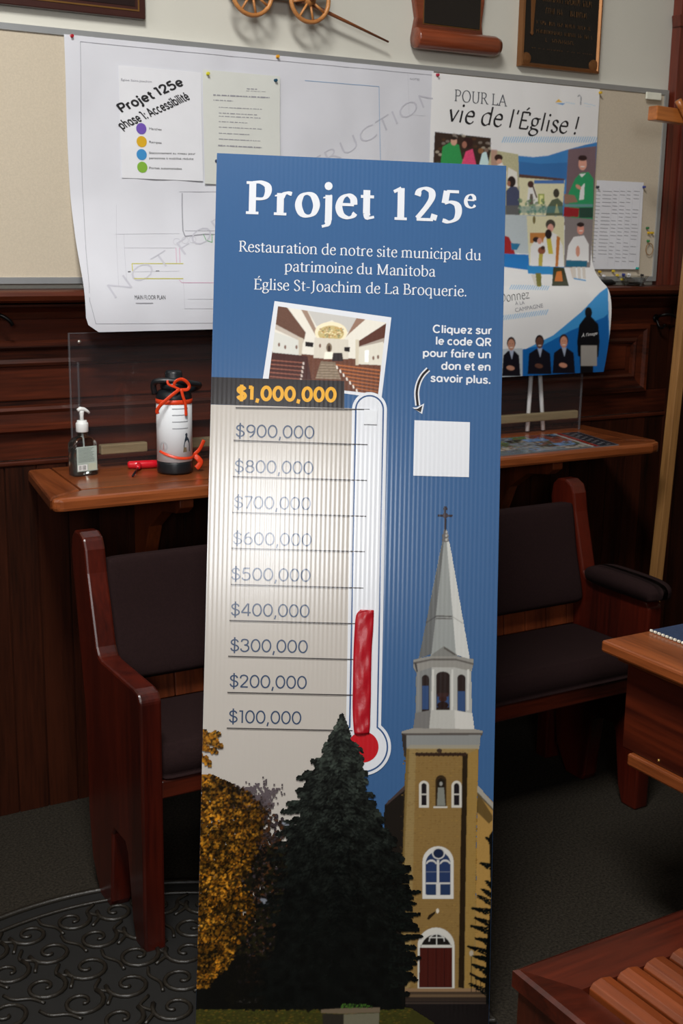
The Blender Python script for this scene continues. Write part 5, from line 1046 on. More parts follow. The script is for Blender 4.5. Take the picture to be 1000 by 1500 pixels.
# ------------------------------------------------------------------ hand sanitiser bottle
p = np.array([1.029, 3.10, CT]); sb = tag(empty('sanitizer_bottle', p, .15), 'clear hand sanitizer bottle with white pump at the counter left end', 'bottle')
CLR = mat('clear_plastic', (225, 232, 230), .06, trans=1.0, noise=0); WPL = mat('white_plastic', (232, 234, 232), .35, noise=0)
def rrect(w_, d, r, n=5):
    out = []
    for cx_, cy_, a0 in ((w_ - r, d - r, 0), (-w_ + r, d - r, 90), (-w_ + r, -d + r, 180), (w_ - r, -d + r, 270)):
        for k in range(n + 1): a = math.radians(a0 + 90 * k / n); out.append((cx_ + r * math.cos(a), cy_ + r * math.sin(a)))
    return out
def loft(name, rings, m, parent, smooth=True, loc=None):
    n = len(rings[0][0]); V = []; Fs = []
    for pts, z in rings: V += [(a, b_, z) for a, b_ in pts]
    for i in range(len(rings) - 1):
        for k in range(n): k2 = (k + 1) % n; Fs.append((i * n + k, i * n + k2, (i + 1) * n + k2, (i + 1) * n + k))
    Fs.append(tuple(range(n))[::-1]); Fs.append(tuple(range((len(rings) - 1) * n, len(rings) * n)))
    return mesh(name, V, Fs, m, parent, smooth=smooth, loc=loc)
bd = loft('bottle', [(rrect(.033, .019, .010), 0.001), (rrect(.036, .022, .012), .004), (rrect(.036, .022, .012), .086), (rrect(.030, .018, .012), .098), (rrect(.014, .013, .0125), .106), (rrect(.0125, .0125, .012), .116)], CLR, sb)
loft('gel', [(rrect(.033, .019, .010), .006), (rrect(.033, .019, .010), .075)], mat('gel', (200, 206, 204), .1, trans=.95, noise=0), bd)
lb_ = box('front_label', (-.029, -.0228, .014), (.029, -.0221, .080), mat('label_sage', (176, 190, 182), .5), bd, b=0)
box('barcode_box', (-.027, -.0231, .016), (.0, -.0228, .032), WPL, bd, b=0); box('notice_box', (.003, -.0231, .016), (.027, -.0228, .034), mat('label_cream', (190, 196, 176), .5), bd, b=0)
V = []; Fs = []
for k in range(9):
    x_ = -.023 + k * .0022; w_ = random.choice((.0005, .0011)); o_ = len(V); V += [(x_, -.0233, .018), (x_ + w_, -.0233, .018), (x_ + w_, -.0233, .030), (x_, -.0233, .030)]; Fs.append((o_, o_ + 1, o_ + 2, o_ + 3))
tag(mesh('barcode_bars', V, Fs, INK, bd), kind='stuff')
V = []; Fs = []
for k in range(11):
    z_ = .075 - k * .0036; o_ = len(V); e_ = .024 - random.uniform(0, .012); V += [(-.025, -.0230, z_), (e_, -.0230, z_), (e_, -.0230, z_ + .0013), (-.025, -.0230, z_ + .0013)]; Fs.append((o_, o_ + 1, o_ + 2, o_ + 3))
tag(mesh('fine_print', V, Fs, print_mat('ink_sage', .5, (110, 124, 118)), bd), kind='stuff')
tag(lathe('pump_collar', [(.0155, .116), (.0165, .118), (.0165, .138), (.0155, .141), (.013, .142), (.013, .147), (.0, .147)], WPL, sb), 'white pump collar')
lathe('pump_stem', [(.0055, .147), (.005, .158), (.0065, .168), (.0065, .172), (0, .172)], WPL, sb, seg=16)
tube('pump_nozzle', [(-.012, 0, .174), (-.004, 0, .1775), (.006, -.001, .176), (.015, -.002, .171), (.021, -.003, .165)], [.0045, .006, .0055, .0042, .0032], WPL, sb, 10)
tube('dip_tube', [(0, 0, .01), (0, 0, .115)], .0022, mat('dip_tube_white', (210, 214, 212), .4), sb, 8)

# ------------------------------------------------------------------ donation jug
p = np.array([1.262, 3.03, CT]); jg = tag(empty('donation_jug', p), 'white wrapped insulated jug with black lid and orange ribbons on the counter', 'jug')
BPL = mat('black_plastic', (22, 26, 30), .38, noise=.02); ORB = mat('orange_ribbon', (226, 66, 28), .35, noise=.06, nscale=60)
jr = .0475
lathe('jug_base', [(.040, 0), (.0465, .003), (.048, .008), (.048, .03), (.0465, .034), (0, .034)], BPL, jg, seg=40)
lathe('paper_wrap', [(.045, .034), (.0478, .035), (.0478, .193), (.046, .194), (0, .194)], mat('wrap_white', (226, 230, 234), .6, noise=.01, spec=.3), jg, seg=48)
lathe('jug_shoulder', [(.0465, .194), (.0475, .198), (.0475, .212), (.042, .222), (.034, .227), (0, .227)], BPL, jg, seg=40)
lathe('jug_lid', [(.034, .227), (.036, .232), (.036, .244), (.024, .250), (.0225, .252), (.023, .270), (.020, .276), (0, .277)], BPL, jg, seg=32)
hp = catmull([(-.050, .012, .215), (-.056, .004, .242), (-.045, -.012, .252), (.0, -.030, .250), (.04, -.03, .243), (.067, -.016, .236), (.062, .014, .222), (.03, .036, .214)], 5)
tube('carry_handle', [tuple(v) for v in hp], .0082, BPL, jg, 8)
lathe('upper_ribbon', [(.0484, .190), (.0494, .191), (.0494, .201), (.0484, .202)], ORB, jg, seg=40)
def ribbon(name, pts, w_, parent=jg): return tube(name, [tuple(v) for v in catmull(pts, 5)], w_, ORB, parent, 8, flat=(0, 1, 0))
bw = [(-.020, -.046, .236), (-.016, -.050, .252), (.0, -.050, .258), (.014, -.050, .252), (.024, -.048, .240), (.018, -.050, .230), (-.002, -.050, .230), (-.014, -.05, .232)]
ribbon('ribbon_bow', bw, .0045); ribbon('ribbon_bow', [(-.004, -.050, .231), (-.018, -.050, .238), (-.034, -.046, .246), (-.036, -.044, .256)], .0032)
ribbon('ribbon_tail', [(-.004, -.051, .232), (-.026, -.052, .218), (-.044, -.050, .204), (-.058, -.044, .190), (-.064, -.038, .176), (-.061, -.036, .168)], .0048)
ribbon('ribbon_tail', [(.0, -.051, .232), (.004, -.053, .212), (.010, -.053, .195), (.012, -.052, .175), (.013, -.0515, .160)], .0042)
ribbon('lower_ribbon', [(-.048, -.012, .064), (-.036, -.034, .056), (-.012, -.0484, .048), (.012, -.0486, .045), (.034, -.037, .044), (.048, -.018, .046), (.056, -.01, .047)], .0038)
ribbon('ribbon_tail', [(.052, -.012, .046), (.066, -.012, .058), (.074, -.012, .070), (.082, -.01, .084)], .0055)
ribbon('ribbon_tail', [(.052, -.014, .044), (.060, -.02, .036), (.066, -.022, .026), (.060, -.022, .016), (.054, -.02, .010)], .008)
# pictures and lines on the wrap
def on_cyl(pts, r=.0482, a0=0):  # (arc metres from the front, z)
    out = []
    for s_, z in pts: a = -math.pi / 2 + a0 + s_ / r; out.append((r * math.cos(a), r * math.sin(a), z))
    return out
AZ = math.radians(-22)           # towards the camera
def cyl_strip(name, s0, s1, z0, z1, m, n=6, r=.0482):
    V = on_cyl([(s0 + (s1 - s0) * k / n, z) for z in (z0, z1) for k in range(n + 1)], r, AZ); return mesh(name, V, [(k, k + 1, n + 2 + k, n + 1 + k) for k in range(n)], m, jg)
PGREY = print_mat('wrap_line', .6, (150, 154, 160))
for k, z_ in enumerate((.178, .161, .143, .125)): cyl_strip('printed_rule', -.006, .040, z_, z_ + .0024, PGREY, 7)
fg = [(.024, .062), (.025, .08), (.029, .098), (.031, .104), (.030, .110), (.034, .114), (.038, .110), (.037, .103), (.043, .096), (.046, .085), (.047, .062)]
V = on_cyl(fg, .0483, AZ); tag(mesh('cloaked_figure', V, [tuple(range(len(V)))], print_mat('figure_slate', .6, (38, 52, 66)), jg), 'printed figure in a dark slate cloak')
V = on_cyl([(.023, .062), (.025, .076), (.034, .074), (.035, .062)], .0484, AZ); mesh('figure_hem', V, [tuple(range(len(V)))], print_mat('figure_tan', .6, (120, 104, 80)), jg)
V = []; Fs = []
for rr in (.0115, .0085):
    for k in range(22):
        a = 2 * math.pi * k / 22; a2 = a + .16; o_ = len(V)
        V += on_cyl([(-.032 + rr * math.cos(a), .077 + rr * math.sin(a)), (-.032 + rr * math.cos(a2), .077 + rr * math.sin(a2)), (-.032 + (rr + .0014) * math.cos(a2), .077 + (rr + .0014) * math.sin(a2)), (-.032 + (rr + .0014) * math.cos(a), .077 + (rr + .0014) * math.sin(a))], .0483, AZ); Fs.append((o_, o_ + 1, o_ + 2, o_ + 3))
tag(mesh('seal_ring', V, Fs, PGREY, jg), kind='stuff')
V = on_cyl([(-.035, .068), (-.033, .086), (-.031, .086), (-.029, .068)], .0483, AZ); mesh('seal_figure', V, [(0, 1, 2, 3)], print_mat('seal_rose', .6, (170, 140, 140)), jg)

# ------------------------------------------------------------------ red T handled tool
p = np.array([1.21, 3.10, CT]); tl = tag(empty('hex_key', (1.197, 3.115, CT + .012)), 'red T-handled tool with a thin black shaft lying beside the jug', 'tool')
RPL = mat('red_plastic', (206, 22, 38), .25, coat=.4, noise=.02)
tube('tool_handle', [(-.034, .012, 0), (-.03, .011, 0), (-.006, .003, 0), (.03, -.004, 0), (.046, -.007, 0), (.05, -.008, 0)], [.006, .0105, .0115, .0115, .0105, .006], RPL, tl, 12)
tube('tool_neck', [(-.006, .0, 0), (-.016, -.022, -.001), (-.021, -.032, -.002)], [.0085, .0075, .005], RPL, tl, 10)
tube('tool_shaft', [(-.018, -.026, -.002), (-.064, -.105, -.0085)], .0028, mat('tool_steel', (40, 40, 44), .35, metal=.7), tl, 6)

# ------------------------------------------------------------------ printed collage on the counter
cp = tag(empty('photo_collage', (2.4, 2.95, CT)), 'laminated collage print lying flat on the counter right part', 'print')
g = Grp(cp)
V = [(2.06, 2.846), (2.70, 2.846), (2.76, 3.11), (2.10, 3.11)]
prism('laminated_sheet', V, CT + .0004, CT + .0022, 'Z', mat('collage_edge', (120, 122, 126), .15, coat=.5), cp, b=0)
nx_, ny_ = 220, 90
P = Paint(0, 0, 220, 90, (90, 96, 104), k=1); cols = [(70, 90, 60), (60, 40, 36), (120, 130, 140), (150, 150, 150), (44, 50, 60), (96, 120, 70), (130, 60, 50), (100, 140, 190), (40, 40, 40), (170, 160, 150)]
for j in range(5):
    x_ = 2
    while x_ < 182:
        w_ = RNG.uniform(14, 34); P.rect(x_, 2 + j * 17.2, x_ + w_ - 1.5, 2 + j * 17.2 + 15.6, cols[RNG.integers(10)], rough=.3)
        for _ in range(9): P.ell(RNG.uniform(x_, x_ + w_), RNG.uniform(2 + j * 17.2, 17 + j * 17.2), RNG.uniform(1, 4), RNG.uniform(1, 3), cols[RNG.integers(10)])
        x_ += w_
P.rect(0, 72, 150, 90, (110, 126, 142), .6); P.rect(183, 0, 186, 90, (190, 190, 190)); P.rect(188, 0, 194, 90, (150, 40, 36)); P.rect(196, 0, 220, 90, (44, 48, 56))
for k in range(14): P.rect(199 + (k % 2) * 8, 4 + k * 6, 205 + (k % 2) * 8, 7 + k * 6, (130, 130, 134))
a, b_ = np.meshgrid(np.linspace(.008, .992, nx_), np.linspace(.99, .01, ny_)); Vc = np.array(V); Q = (Vc[0] * (1 - a[..., None]) + Vc[1] * a[..., None]) * (1 - b_[..., None]) + (Vc[3] * (1 - a[..., None]) + Vc[2] * a[..., None]) * b_[..., None]
color_grid('collage_print', np.concatenate([Q, np.full(Q.shape[:2] + (1,), CT + .0026)], -1), P.sample(*np.meshgrid(np.arange(nx_) + .5, np.arange(ny_) + .5)), print_mat('collage_ink', .2), cp, gain=1.0)
g.done()
# white tabletop easel behind the screen
ez = tag(empty('tabletop_easel', (2.63, 3.195, CT + .001)), 'small white A-shaped easel seen through the acrylic under the poster foot', 'easel')
tube('easel_leg', [(-.034, -.018, .004), (-.014, .0, .26)], .0075, WPL, ez, 8); tube('easel_leg', [(.034, -.018, .004), (.014, .0, .26)], .0075, WPL, ez, 8); tube('easel_leg', [(0, .030, .004), (0, .008, .25)], .005, WPL, ez, 8)
box('easel_bar', (-.03, -.006, .245), (.03, .006, .262), WPL, ez, b=.002)

# ------------------------------------------------------------------ things on the ledge
p = np.array([3.03, 3.17, LZ]); ds = tag(lathe('glass_dish', [(.030, 0), (.036, .003), (.030, .008), (.044, .030), (.047, .034), (.043, .034), (.030, .012), (0, .010)], mat('cut_glass', (235, 238, 238), .04, trans=1, noise=0), loc=p, seg=14, smooth=False), 'small faceted cut glass dish on the ledge beside the door casing', 'dish')
pr = tag(empty('pointer_rod', (2.84, 3.18, LZ + .001)), 'thick black marker rod lying on the ledge under the board', 'pointer')
tube('rod', [(-.12, .0, .008), (-.06, 0, .011), (.10, .01, .011), (.12, .012, .007)], [.005, .010, .010, .005], BPL, pr, 10)
tube('rod_tip', [(-.12, 0, .008), (-.155, -.003, .006)], [.005, .0025], BPL, pr, 8)

# ------------------------------------------------------------------ tall plain wooden cross standing by the casing
CW = wood('cross_wood', (120, 82, 44), (170, 124, 72), 'Z', .45, .25); CWX = wood('cross_wood_across', (150, 84, 36), (200, 122, 58), 'X', .4, .35)
cr = tag(empty('standing_cross', (2.99, 2.95, 0)), 'tall pale wooden processional cross standing at the right edge of the picture', 'cross')
cr.rotation_euler = (0, .042, 0)
box('shaft', (-.017, -.017, .03), (.017, .017, 2.16), CW, cr)
box('crossbar', (-.265, -.058, 1.985), (.265, -.018, 2.028), CWX, cr, b=.004)
for a_, b_ in (((-.19, -.066, 2.05), (-.04, -.074, 1.84)), ((-.155, -.070, 2.045), (-.01, -.066, 1.90)), ((-.05, -.060, 2.04), (.08, -.074, 1.80))):
    V = tube('wrapped_strip', [tuple(v) for v in catmull([a_, tuple((np.array(a_) + b_) / 2 + [0, -.012, .004]), b_], 6)], [.011] * 13, CWX, cr, 8)
lathe('cross_foot', [(.1, .006), (.1, .03), (.03, .05), (0, .05)], CW, cr)

# ------------------------------------------------------------------ upholstered pew
PLUM = mat('plum_fabric', (35, 22, 22), .9, noise=.14, nscale=180, bump=.5, bscale=600, spec=.1)
pw = tag(empty('upholstered_pew', (1.68, 2.58, 0)), 'long pew with plum cushions and amber wooden ends behind the banner', 'pew')
g = Grp(pw)
ENDP = [(2.392, .0), (2.450, .0), (2.47, .05), (2.495, .21), (2.51, .23), (2.58, .23), (2.595, .21), (2.615, .02), (2.625, 0), (2.70, 0), (2.75, .08), (2.768, .2), (2.765, .35), (2.775, .5), (2.832, .81), (2.840, .86), (2.833, .90), (2.812, .92), (2.775, .922), (2.748, .91), (2.735, .885), (2.725, .83), (2.675, .66), (2.660, .642), (2.64, .637), (2.43, .637), (2.405, .632), (2.392, .615)]
for xa, xb in ((.905, .957), (2.425, 2.477)): prism('end_panel', ENDP, xa, xb, 'X', W_REDZ, pw, b=.006)
def cushion(name, prof, x0, x1, m, parent, puff=.012):
    """profile (y,z) closed, with rounded ends along x"""
    prof = [tuple(v) for v in catmull(prof, 4, True)]; cy = sum(p_[0] for p_ in prof) / len(prof); cz = sum(p_[1] for p_ in prof) / len(prof)
    rings = []; V = []; Fs = []; n = len(prof)
    for x_, s_ in ((x0, .80), (x0 + .006, .92), (x0 + .02, .985), (x0 + .06, 1), (x1 - .06, 1), (x1 - .02, .985), (x1 - .006, .92), (x1, .80)):
        kx = 1 - (1 - s_) * .5
        V += [(x_, cy + (y_ - cy) * (1 - (1 - s_) * .35), cz + (z_ - cz) * (1 - (1 - s_) * .18)) for y_, z_ in prof]
    for i in range(7):
        for k in range(n): k2 = (k + 1) % n; Fs.append((i * n + k, i * n + k2, (i + 1) * n + k2, (i + 1) * n + k))
    Fs.append(tuple(range(n))[::-1]); Fs.append(tuple(range(7 * n, 8 * n)))
    return fix_normals(mesh(name, V, Fs, m, parent, smooth=True))
cushion('back_cushion', [(2.668, .567), (2.70, .557), (2.722, .57), (2.76, .70), (2.783, .825), (2.773, .853), (2.745, .858), (2.728, .846), (2.70, .72), (2.662, .595)], .962, 2.42, PLUM, pw)
cushion('seat_cushion', [(2.405, .425), (2.42, .418), (2.66, .422), (2.70, .43), (2.70, .485), (2.66, .492), (2.45, .496), (2.415, .486), (2.40, .455)], .962, 2.42, PLUM, pw)
prism('back_board', [(2.745, .50), (2.765, .50), (2.818, .835), (2.798, .84)], .957, 2.425, 'X', W_RED, pw)
x = .958
while x < 2.42:   # short boards of the lower back rail
    prism('rail_board', [(2.701, .49), (2.722, .49), (2.730, .556), (2.708, .556)], x + .001, min(x + .078, 2.4245), 'X', W_ORZ, pw, b=.002); x += .08
box('front_rail', (.957, 2.402, .372), (2.425, 2.43, .416), W_RED, pw, b=.004)
box('seat_board', (.957, 2.431, .402), (2.425, 2.70, .4155), W_RED, pw, b=0)
tag(cushion('arm_cushion', [(2.385, .640), (2.50, .638), (2.62, .640), (2.652, .650), (2.656, .670), (2.62, .687), (2.50, .690), (2.41, .687), (2.374, .676), (2.368, .656)], 2.408, 2.492, PLUM, pw), 'plum armrest cushion')
q_ = atZ(803, 1106, 0); box('centre_leg', (q_[0] - .03, q_[1] - .02, 0), (q_[0] + .03, q_[1] + .03, .4015), W_REDZ, pw, b=.005)
g.done()

# ------------------------------------------------------------------ side table with blue cloth
TX, TY, TZ = 1.836, 1.951, .75
sd_ = tag(empty('side_table', (TX + .4, TY - .3, 0)), 'solid amber side table entering at the right with a grained end board', 'table')
g = Grp(sd_)
box('table_top', (TX, TY - .75, TZ - .028), (TX + .95, TY, TZ), W_ORY, sd_, b=.006)
box('top_moulding', (TX + .026, TY - .724, TZ - .046), (TX + .924, TY - .026, TZ - .029), W_ORY, sd_, b=.006)
box('end_board', (TX + .042, TY - .70, .50), (TX + .062, TY - .045, TZ - .047), wood('knotty_wood', (50, 15, 7), (92, 34, 15), 'Y', .32, .25, scale=5, rings=True), sd_, b=.003)
box('back_board', (TX + .064, TY - .062, .50), (TX + .90, TY - .045, TZ - .047), W_RED, sd_, b=.003)
box('front_board', (TX + .064, TY - .70, .50), (TX + .90, TY - .683, TZ - .047), W_RED, sd_, b=.003)
box('lower_ledge', (TX + .030, TY - .715, .470), (TX + .93, TY - .075, .499), W_ORY, sd_, b=.005)
for yy, zz in ((TY - .11, .485), (TY - .17, .492), (TY - .16, .512)): lathe('brass_tack', [(0, 0), (.004, 0), (.003, .002), (0, .003)], mat('brass', (200, 160, 90), .3, metal=.9), sd_, (TX + (.055 if zz < .495 else .042), yy, zz), 10, ax=(-1, 0, 0))
box('pedestal', (TX + .35, TY - .60, .05), (TX + .62, TY - .22, .477), W_REDZ, sd_, b=.006); box('pedestal_foot', (TX + .28, TY - .70, 0), (TX + .70, TY - .12, .049), W_RED, sd_, b=.01)
g.done()
cl = tag(empty('blue_table_cloth', (TX + .45, TY - .3, TZ)), 'dark blue cloth with beaded white lace edge on the side table', 'tablecloth')
g = Grp(cl)
box('cloth', (TX + .145, TY - .74, TZ + .0006), (TX + .90, TY - .008, TZ + .004), mat('cloth_blue', (26, 44, 74), .85, noise=.1, nscale=120, bump=.4), cl, b=.0015)
V = []; Fs = []
for k in range(60):
    v, f = tube_geo([(TX + .139, TY - .012 - k * .0122, TZ + .004), (TX + .139, TY - .017 - k * .0122, TZ + .0045)], .0034, 6); o_ = len(V); V += v; Fs += [tuple(i + o_ for i in q) for q in f]
tag(mesh('lace_edge', V, Fs, mat('lace_white', (226, 222, 206), .6), cl), 'white lace edge', kind='stuff'); g.done()

# ------------------------------------------------------------------ slatted bench in the lower right corner
BX, BY, BZ = 1.213, 1.453, .40
sb2 = tag(empty('slatted_bench', (BX + .4, BY - .25, 0)), 'low red brown wooden bench with rounded amber slats in the corner', 'bench')
g = Grp(sb2)
mitre('rim', (BX, BY - .52, BZ - .03), (1, 0, 0), (0, 1, 0), (0, 0, 1), .85, .52, [(0, 0), (0, .03), (.008, .034), (.084, .016), (.088, .0)], wood('rim_wood', (44, 12, 6), (82, 28, 13), 'X', .3, .4), sb2)
box('end_board', (BX + .006, BY - .51, .06), (BX + .026, BY - .01, BZ - .031), wood('bench_side', (44, 15, 7), (80, 32, 15), 'Z', .35, .3), sb2, b=.002)
box('back_board', (BX + .027, BY - .028, .06), (BX + .84, BY - .01, BZ - .031), W_RED, sb2, b=.002)
W_SLAT = wood('slat_wood', (70, 28, 11), (122, 58, 25), 'Y', .32, .3)
x = BX + .092
while x < BX + .72:
    w_ = .054
    prism('slat', [(x + .002, BZ - .028), (x + w_, BZ - .028), (x + w_, BZ - .012), (x + w_ - .006, BZ - .003), (x + w_ / 2, BZ + .001), (x + .009, BZ - .003), (x + .002, BZ - .012)], BY - .43, BY - .09, 'Y', W_SLAT, sb2, b=.0015); x += .062
for ax_, ay_ in ((.03, -.05), (.80, -.05), (.03, -.5), (.80, -.5)): box('leg', (BX + ax_, BY + ay_, 0), (BX + ax_ + .035, BY + ay_ + .02 - .0, .0595), W_REDZ, sb2, b=.002)
g.done()

# ------------------------------------------------------------------ rubber scroll mat on the carpet
MT = mat('mat_rubber', (30, 26, 20), .42, noise=.15, nscale=60, bump=.3, bscale=300); MTD = mat('mat_base', (13, 12, 10), .7, noise=.1)
mcx, mcy, mR = .80, 2.02, .70
mt = tag(empty('scroll_mat', (mcx, mcy, 0)), 'dark half round rubber door mat with raised scrollwork on the carpet', 'mat')
def cut(x, y, m_=.04):                 # the mat's straight edge runs along the foot of the banner
    d = (x + mcx - .877) * .449 + (y + mcy - 2.041) * .893 - m_
    return (x - d * .449, y - d * .893) if d < 0 else (x, y)
def arc(r, m_): return [cut(r * math.cos(a), r * math.sin(a), m_) for a in np.linspace(math.radians(-75), math.radians(250), 110)]
prism('mat_base', arc(mR, .03), .0005, .005, 'Z', MTD, mt, b=0)
for nm_, r_, t_, m_ in (('mat_rim', .985, .008, .04), ('mat_rim', .91, .005, .042)):
    V, Fs = tube_geo([p_ + (.008,) for p_ in arc(r_ * mR, m_)], t_, 6); mesh(nm_, V, Fs, MT, mt, smooth=True)
parts = []
def scroll(cx_, cy_, r, a0, hand, turns=1.3):
    P_ = []
    for k in range(22): t = k / 21; a = a0 + hand * turns * 2 * math.pi * t; rr = r * (1 - t) ** .8 + .005; P_.append((cx_ + rr * math.cos(a), cy_ + rr * math.sin(a), .0075))
    return tube_geo(P_, [.0062 - .0022 * k / 21 for k in range(22)], 5)
for ring_, n_, r_ in ((.83, 34, .040), (.69, 27, .044), (.54, 21, .046), (.39, 15, .046), (.24, 9, .045), (.09, 4, .04)):
    for k in range(n_):
        a = 2 * math.pi * (k + .5) / n_; cx_, cy_ = ring_ * mR * math.cos(a), ring_ * mR * math.sin(a)
        if cut(cx_, cy_, .075) != (cx_, cy_): continue
        sg_ = 1 if k % 2 else -1; parts.append(scroll(cx_, cy_, r_, a + sg_ * 1.3, sg_))
        a2 = a + math.pi / n_; q0 = np.array([ring_ * mR * math.cos(a2), ring_ * mR * math.sin(a2)]); ta = np.array([-math.sin(a2), math.cos(a2)]); ra = np.array([math.cos(a2), math.sin(a2)])
        parts.append(tube_geo([tuple(v) + (.0075,) for v in catmull([q0 + ra * .05 - ta * .012 * sg_, q0 + ra * .02 + ta * .012, q0 - ra * .01 - ta * .010, q0 - ra * .045 + ta * .014 * sg_], 4)], .0045, 5))
vv, ff = join_geo(parts); tag(mesh('scrollwork', vv, ff, MT, mt, smooth=True), kind='stuff')

# ------------------------------------------------------------------ things hung on the wall above the board
WP = WALLY - .001
# dark plaque at the left
q = atY(213, 29, 3.23); k0 = tag(empty('dark_plaque', (q[0] - .32, WP, q[2] + .17)), 'dark brown rectangular plaque with thin gilt line at the top left', 'plaque')
PB = mat('plaque_brown', (58, 30, 26), .35, coat=.3)
box('plaque_board', (-.32, -.022, -.17), (.32, 0, .17), PB, k0, b=.003); mitre('gilt_line', (-.302, -.022, -.152), (1, 0, 0), (0, 0, 1), (0, -1, 0), .604, .304, [(0, 0), (0, .0015), (.004, .0015), (.004, 0)], mat('gilt', (150, 110, 60), .35, metal=.7), k0)
box('plaque_field', (-.290, -.0235, -.140), (.290, -.0221, .140), mat('plaque_field', (36, 24, 24), .3, coat=.4), k0, b=0)
# toy wagon
wa, wb2 = atY(362, -9.5, 3.20), atY(446, 1.5, 3.20); wg = tag(empty('model_wagon', (wa[0], 3.20, wa[2])), 'carved wooden model wagon with spoked wheels hung above the board', 'model')
WW = wood('wagon_wood', (150, 92, 44), (206, 142, 80), 'X', .5, .15, scale=20); WWD = wood('wagon_wood_dark', (96, 52, 26), (146, 86, 46), 'X', .5, .15, scale=20)
def wheel(cx_, cy_, cz_):
    r_ = .060; V1 = [(cx_ + r_ * math.cos(t * math.pi / 14), cy_, cz_ + r_ * math.sin(t * math.pi / 14)) for t in range(28)]
    wh = tube('wheel', V1, .0062, WW, wg, 8, closed=True)
    lathe('hub', [(0, -.014), (.012, -.014), (.016, -.006), (.016, .008), (0, .008)], WW, wh, (cx_, cy_, cz_), 14, ax=(0, -1, 0))
    for k in range(8): a = k * math.pi / 4 + .2; tube('spoke', [(cx_ + .012 * math.cos(a), cy_, cz_ + .012 * math.sin(a)), (cx_ + .057 * math.cos(a), cy_, cz_ + .057 * math.sin(a))], .0036, WW, wh, 6)
dx_, dz_ = wb2[0] - wa[0], wb2[2] - wa[2]
wheel(0, -.03, 0); wheel(dx_, -.03, dz_)
tube('axle', [(0, -.05, 0), (0, .044, 0)], .006, WWD, wg, 8); tube('axle', [(dx_, -.05, dz_), (dx_, .044, dz_)], .006, WWD, wg, 8)
box('wagon_bed', (-.06, -.03, .022), (dx_ + .05, .028, .036), WWD, wg, b=.002); box('side_board', (-.06, -.034, .037), (dx_ + .05, -.026, .085), WW, wg, b=.002); box('side_board', (-.06, .024, .037), (dx_ + .05, .032, .085), WW, wg, b=.002)
box('bolster', (-.012, -.03, .004), (.012, .028, .0215), WWD, wg, b=.001); box('bolster', (dx_ - .012, -.03, .004), (dx_ + .012, .028, .0215), WWD, wg, b=.001)
te = atY(566, 62, 3.22); tube('tongue', [(dx_ - .01, 0, dz_ + .002), (te[0] - wa[0], .01, te[2] - wa[2])], [.0065, .003], WWD, wg, 8); tube('reach_pole', [(-.03, 0, .002), (dx_, 0, .002)], .005, WWD, wg, 8)
# scroll shaped plaque
s0, s1_ = atY(612, 54, 3.20), atY(729, 66, 3.20); kx = (s0[0] + s1_[0]) / 2; sp = tag(empty('scroll_plaque', (kx, WP, s0[2])), 'reddish wooden scroll-shaped plaque with rolled foot and black plate', 'plaque')
SW = wood('scroll_wood', (84, 34, 18), (142, 70, 42), 'X', .3, .5)
hw_ = (s1_[0] - s0[0]) / 2; Ro = .030
tube('rolled_foot', [(-hw_, -.034, 0), (-hw_ + .004, -.034, 0), (hw_ - .006, -.034, 0), (hw_ + .012, -.034, 0)], [Ro * .92, Ro, Ro, Ro * .8], SW, sp, 20)
prism('scroll_board', [(-hw_ + .002, .01), (hw_ - .035, .01), (hw_ - .045, .06), (hw_ - .038, .12), (hw_ - .03, .3), (-hw_ - .01, .3), (-hw_ + .0, .12), (-hw_ + .012, .06)], -.024, -.002, 'Y', SW, sp, b=.004)
box('black_plate', (-hw_ + .035, -.0275, .045), (hw_ - .055, -.0242, .29), mat('plate_black', (18, 16, 18), .25, coat=.5), sp, b=.001)
mitre('gilt_line', (-hw_ + .033, -.0243, .043), (1, 0, 0), (0, 0, 1), (0, -1, 0), 2 * hw_ - .086, .25, [(0, 0), (0, .0015), (.003, .0015), (.003, 0)], mat('gilt', (150, 110, 60), .35, metal=.7), sp)
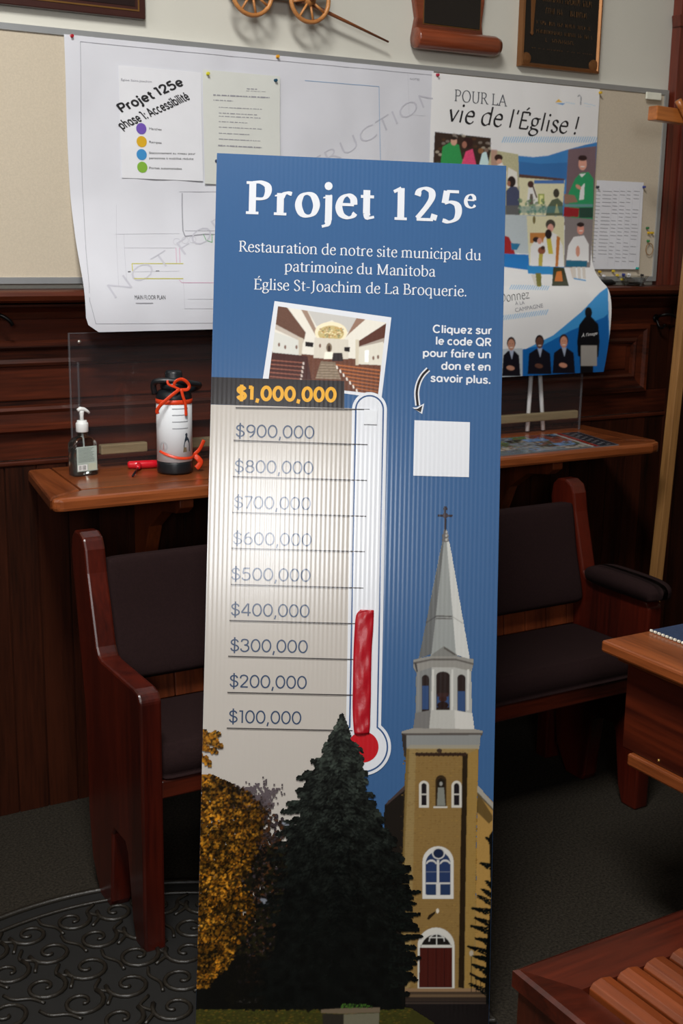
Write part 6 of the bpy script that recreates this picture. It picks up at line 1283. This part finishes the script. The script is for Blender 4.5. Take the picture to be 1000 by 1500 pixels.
# bronze plaque
b0, b1 = atY(763, 97, 3.225), atY(877, 107, 3.225); bw_ = b1[0] - b0[0]; bz = (b0[2] + b1[2]) / 2; bp = tag(empty('bronze_plaque', (b0[0] + bw_ / 2, WP, bz)), 'dark bronze memorial plaque with copper rim, torch and raised lettering', 'plaque')
COP = mat('copper_rim', (150, 104, 66), .38, metal=.75); BRZ = mat('bronze_dark', (38, 36, 34), .4, metal=.4, bump=.3, bscale=200); BRL = mat('bronze_letters', (122, 92, 62), .4, metal=.6)
box('plaque_body', (-bw_ / 2 + .004, -.018, .004), (bw_ / 2 - .004, 0, .36), BRZ, bp, b=.001)
mitre('rim', (-bw_ / 2, -.012, 0), (1, 0, 0), (0, 0, 1), (0, -1, 0), bw_, .366, [(0, -.012), (0, .012), (.006, .014), (.012, .0075), (.012, .0)], COP, bp)
for xx, zz in ((-bw_ / 2 + .022, .024), (bw_ / 2 - .022, .024)): 
    r0 = lathe('rosette', [(0, 0), (.019, 0), (.018, .004), (.008, .007), (0, .007)], COP, bp, (xx, -.018, zz), 12, ax=(0, -1, 0), smooth=False)
V = [(-.014, .30), (.014, .30), (.016, .25), (.010, .235), (.004, .12), (.006, .112), (0, .105), (-.006, .112), (-.004, .12), (-.010, .235), (-.016, .25)]
prism('torch', [(a - bw_ / 2 + .040, b_ - .012) for a, b_ in V], -.022, -.0181, 'Y', COP, bp, b=.001)
def plaque_text(s, zc, xa, xb, h): 
    V, Fs = text2d(s); x0, x1 = V[:, 0].min(), V[:, 0].max(); X = xa + (V[:, 0] - x0) / (x1 - x0) * (xb - xa); Z = zc + V[:, 1] * h / .727
    mesh('raised_lettering', np.stack([X, np.full(len(X), -.0192), Z], -1), Fs, BRL, bp)
for zc, xa, xb, h in ((.150, -.075, .125, .0), ): pass
V = []; Fs = []
def worn_row(zc, xa, xb, h):     # lettering too worn to read: rows of short upright strokes
    x_ = xa
    while x_ < xb:
        if random.random() < .82:
            w_ = random.choice((.003, .0045, .006)); o_ = len(V)
            for (p0, p1) in (((x_, zc), (x_ + .0016, zc + h)), ((x_, zc + h * random.choice((0, .4, .8))), (x_ + w_, zc + h * random.choice((.15, .55, 1.0))))):
                o_ = len(V); V.extend([(p0[0], -.0195, p0[1]), (p1[0], -.0195, p0[1]), (p1[0], -.0195, p1[1]), (p0[0], -.0195, p1[1])]); Fs.append((o_, o_ + 1, o_ + 2, o_ + 3))
            x_ += w_ + .003
        else: x_ += .009
for a_ in ((.232, -.05, .10, .016), (.200, -.085, .115, .018), (.165, -.07, .0, .017), (.165, .03, .10, .017), (.130, -.105, .12, .011), (.104, -.105, .125, .011), (.080, -.065, .06, .011), (.056, -.12, .13, .003)): worn_row(*a_)
tag(mesh('raised_lettering', V, Fs, BRL, bp), kind='stuff')
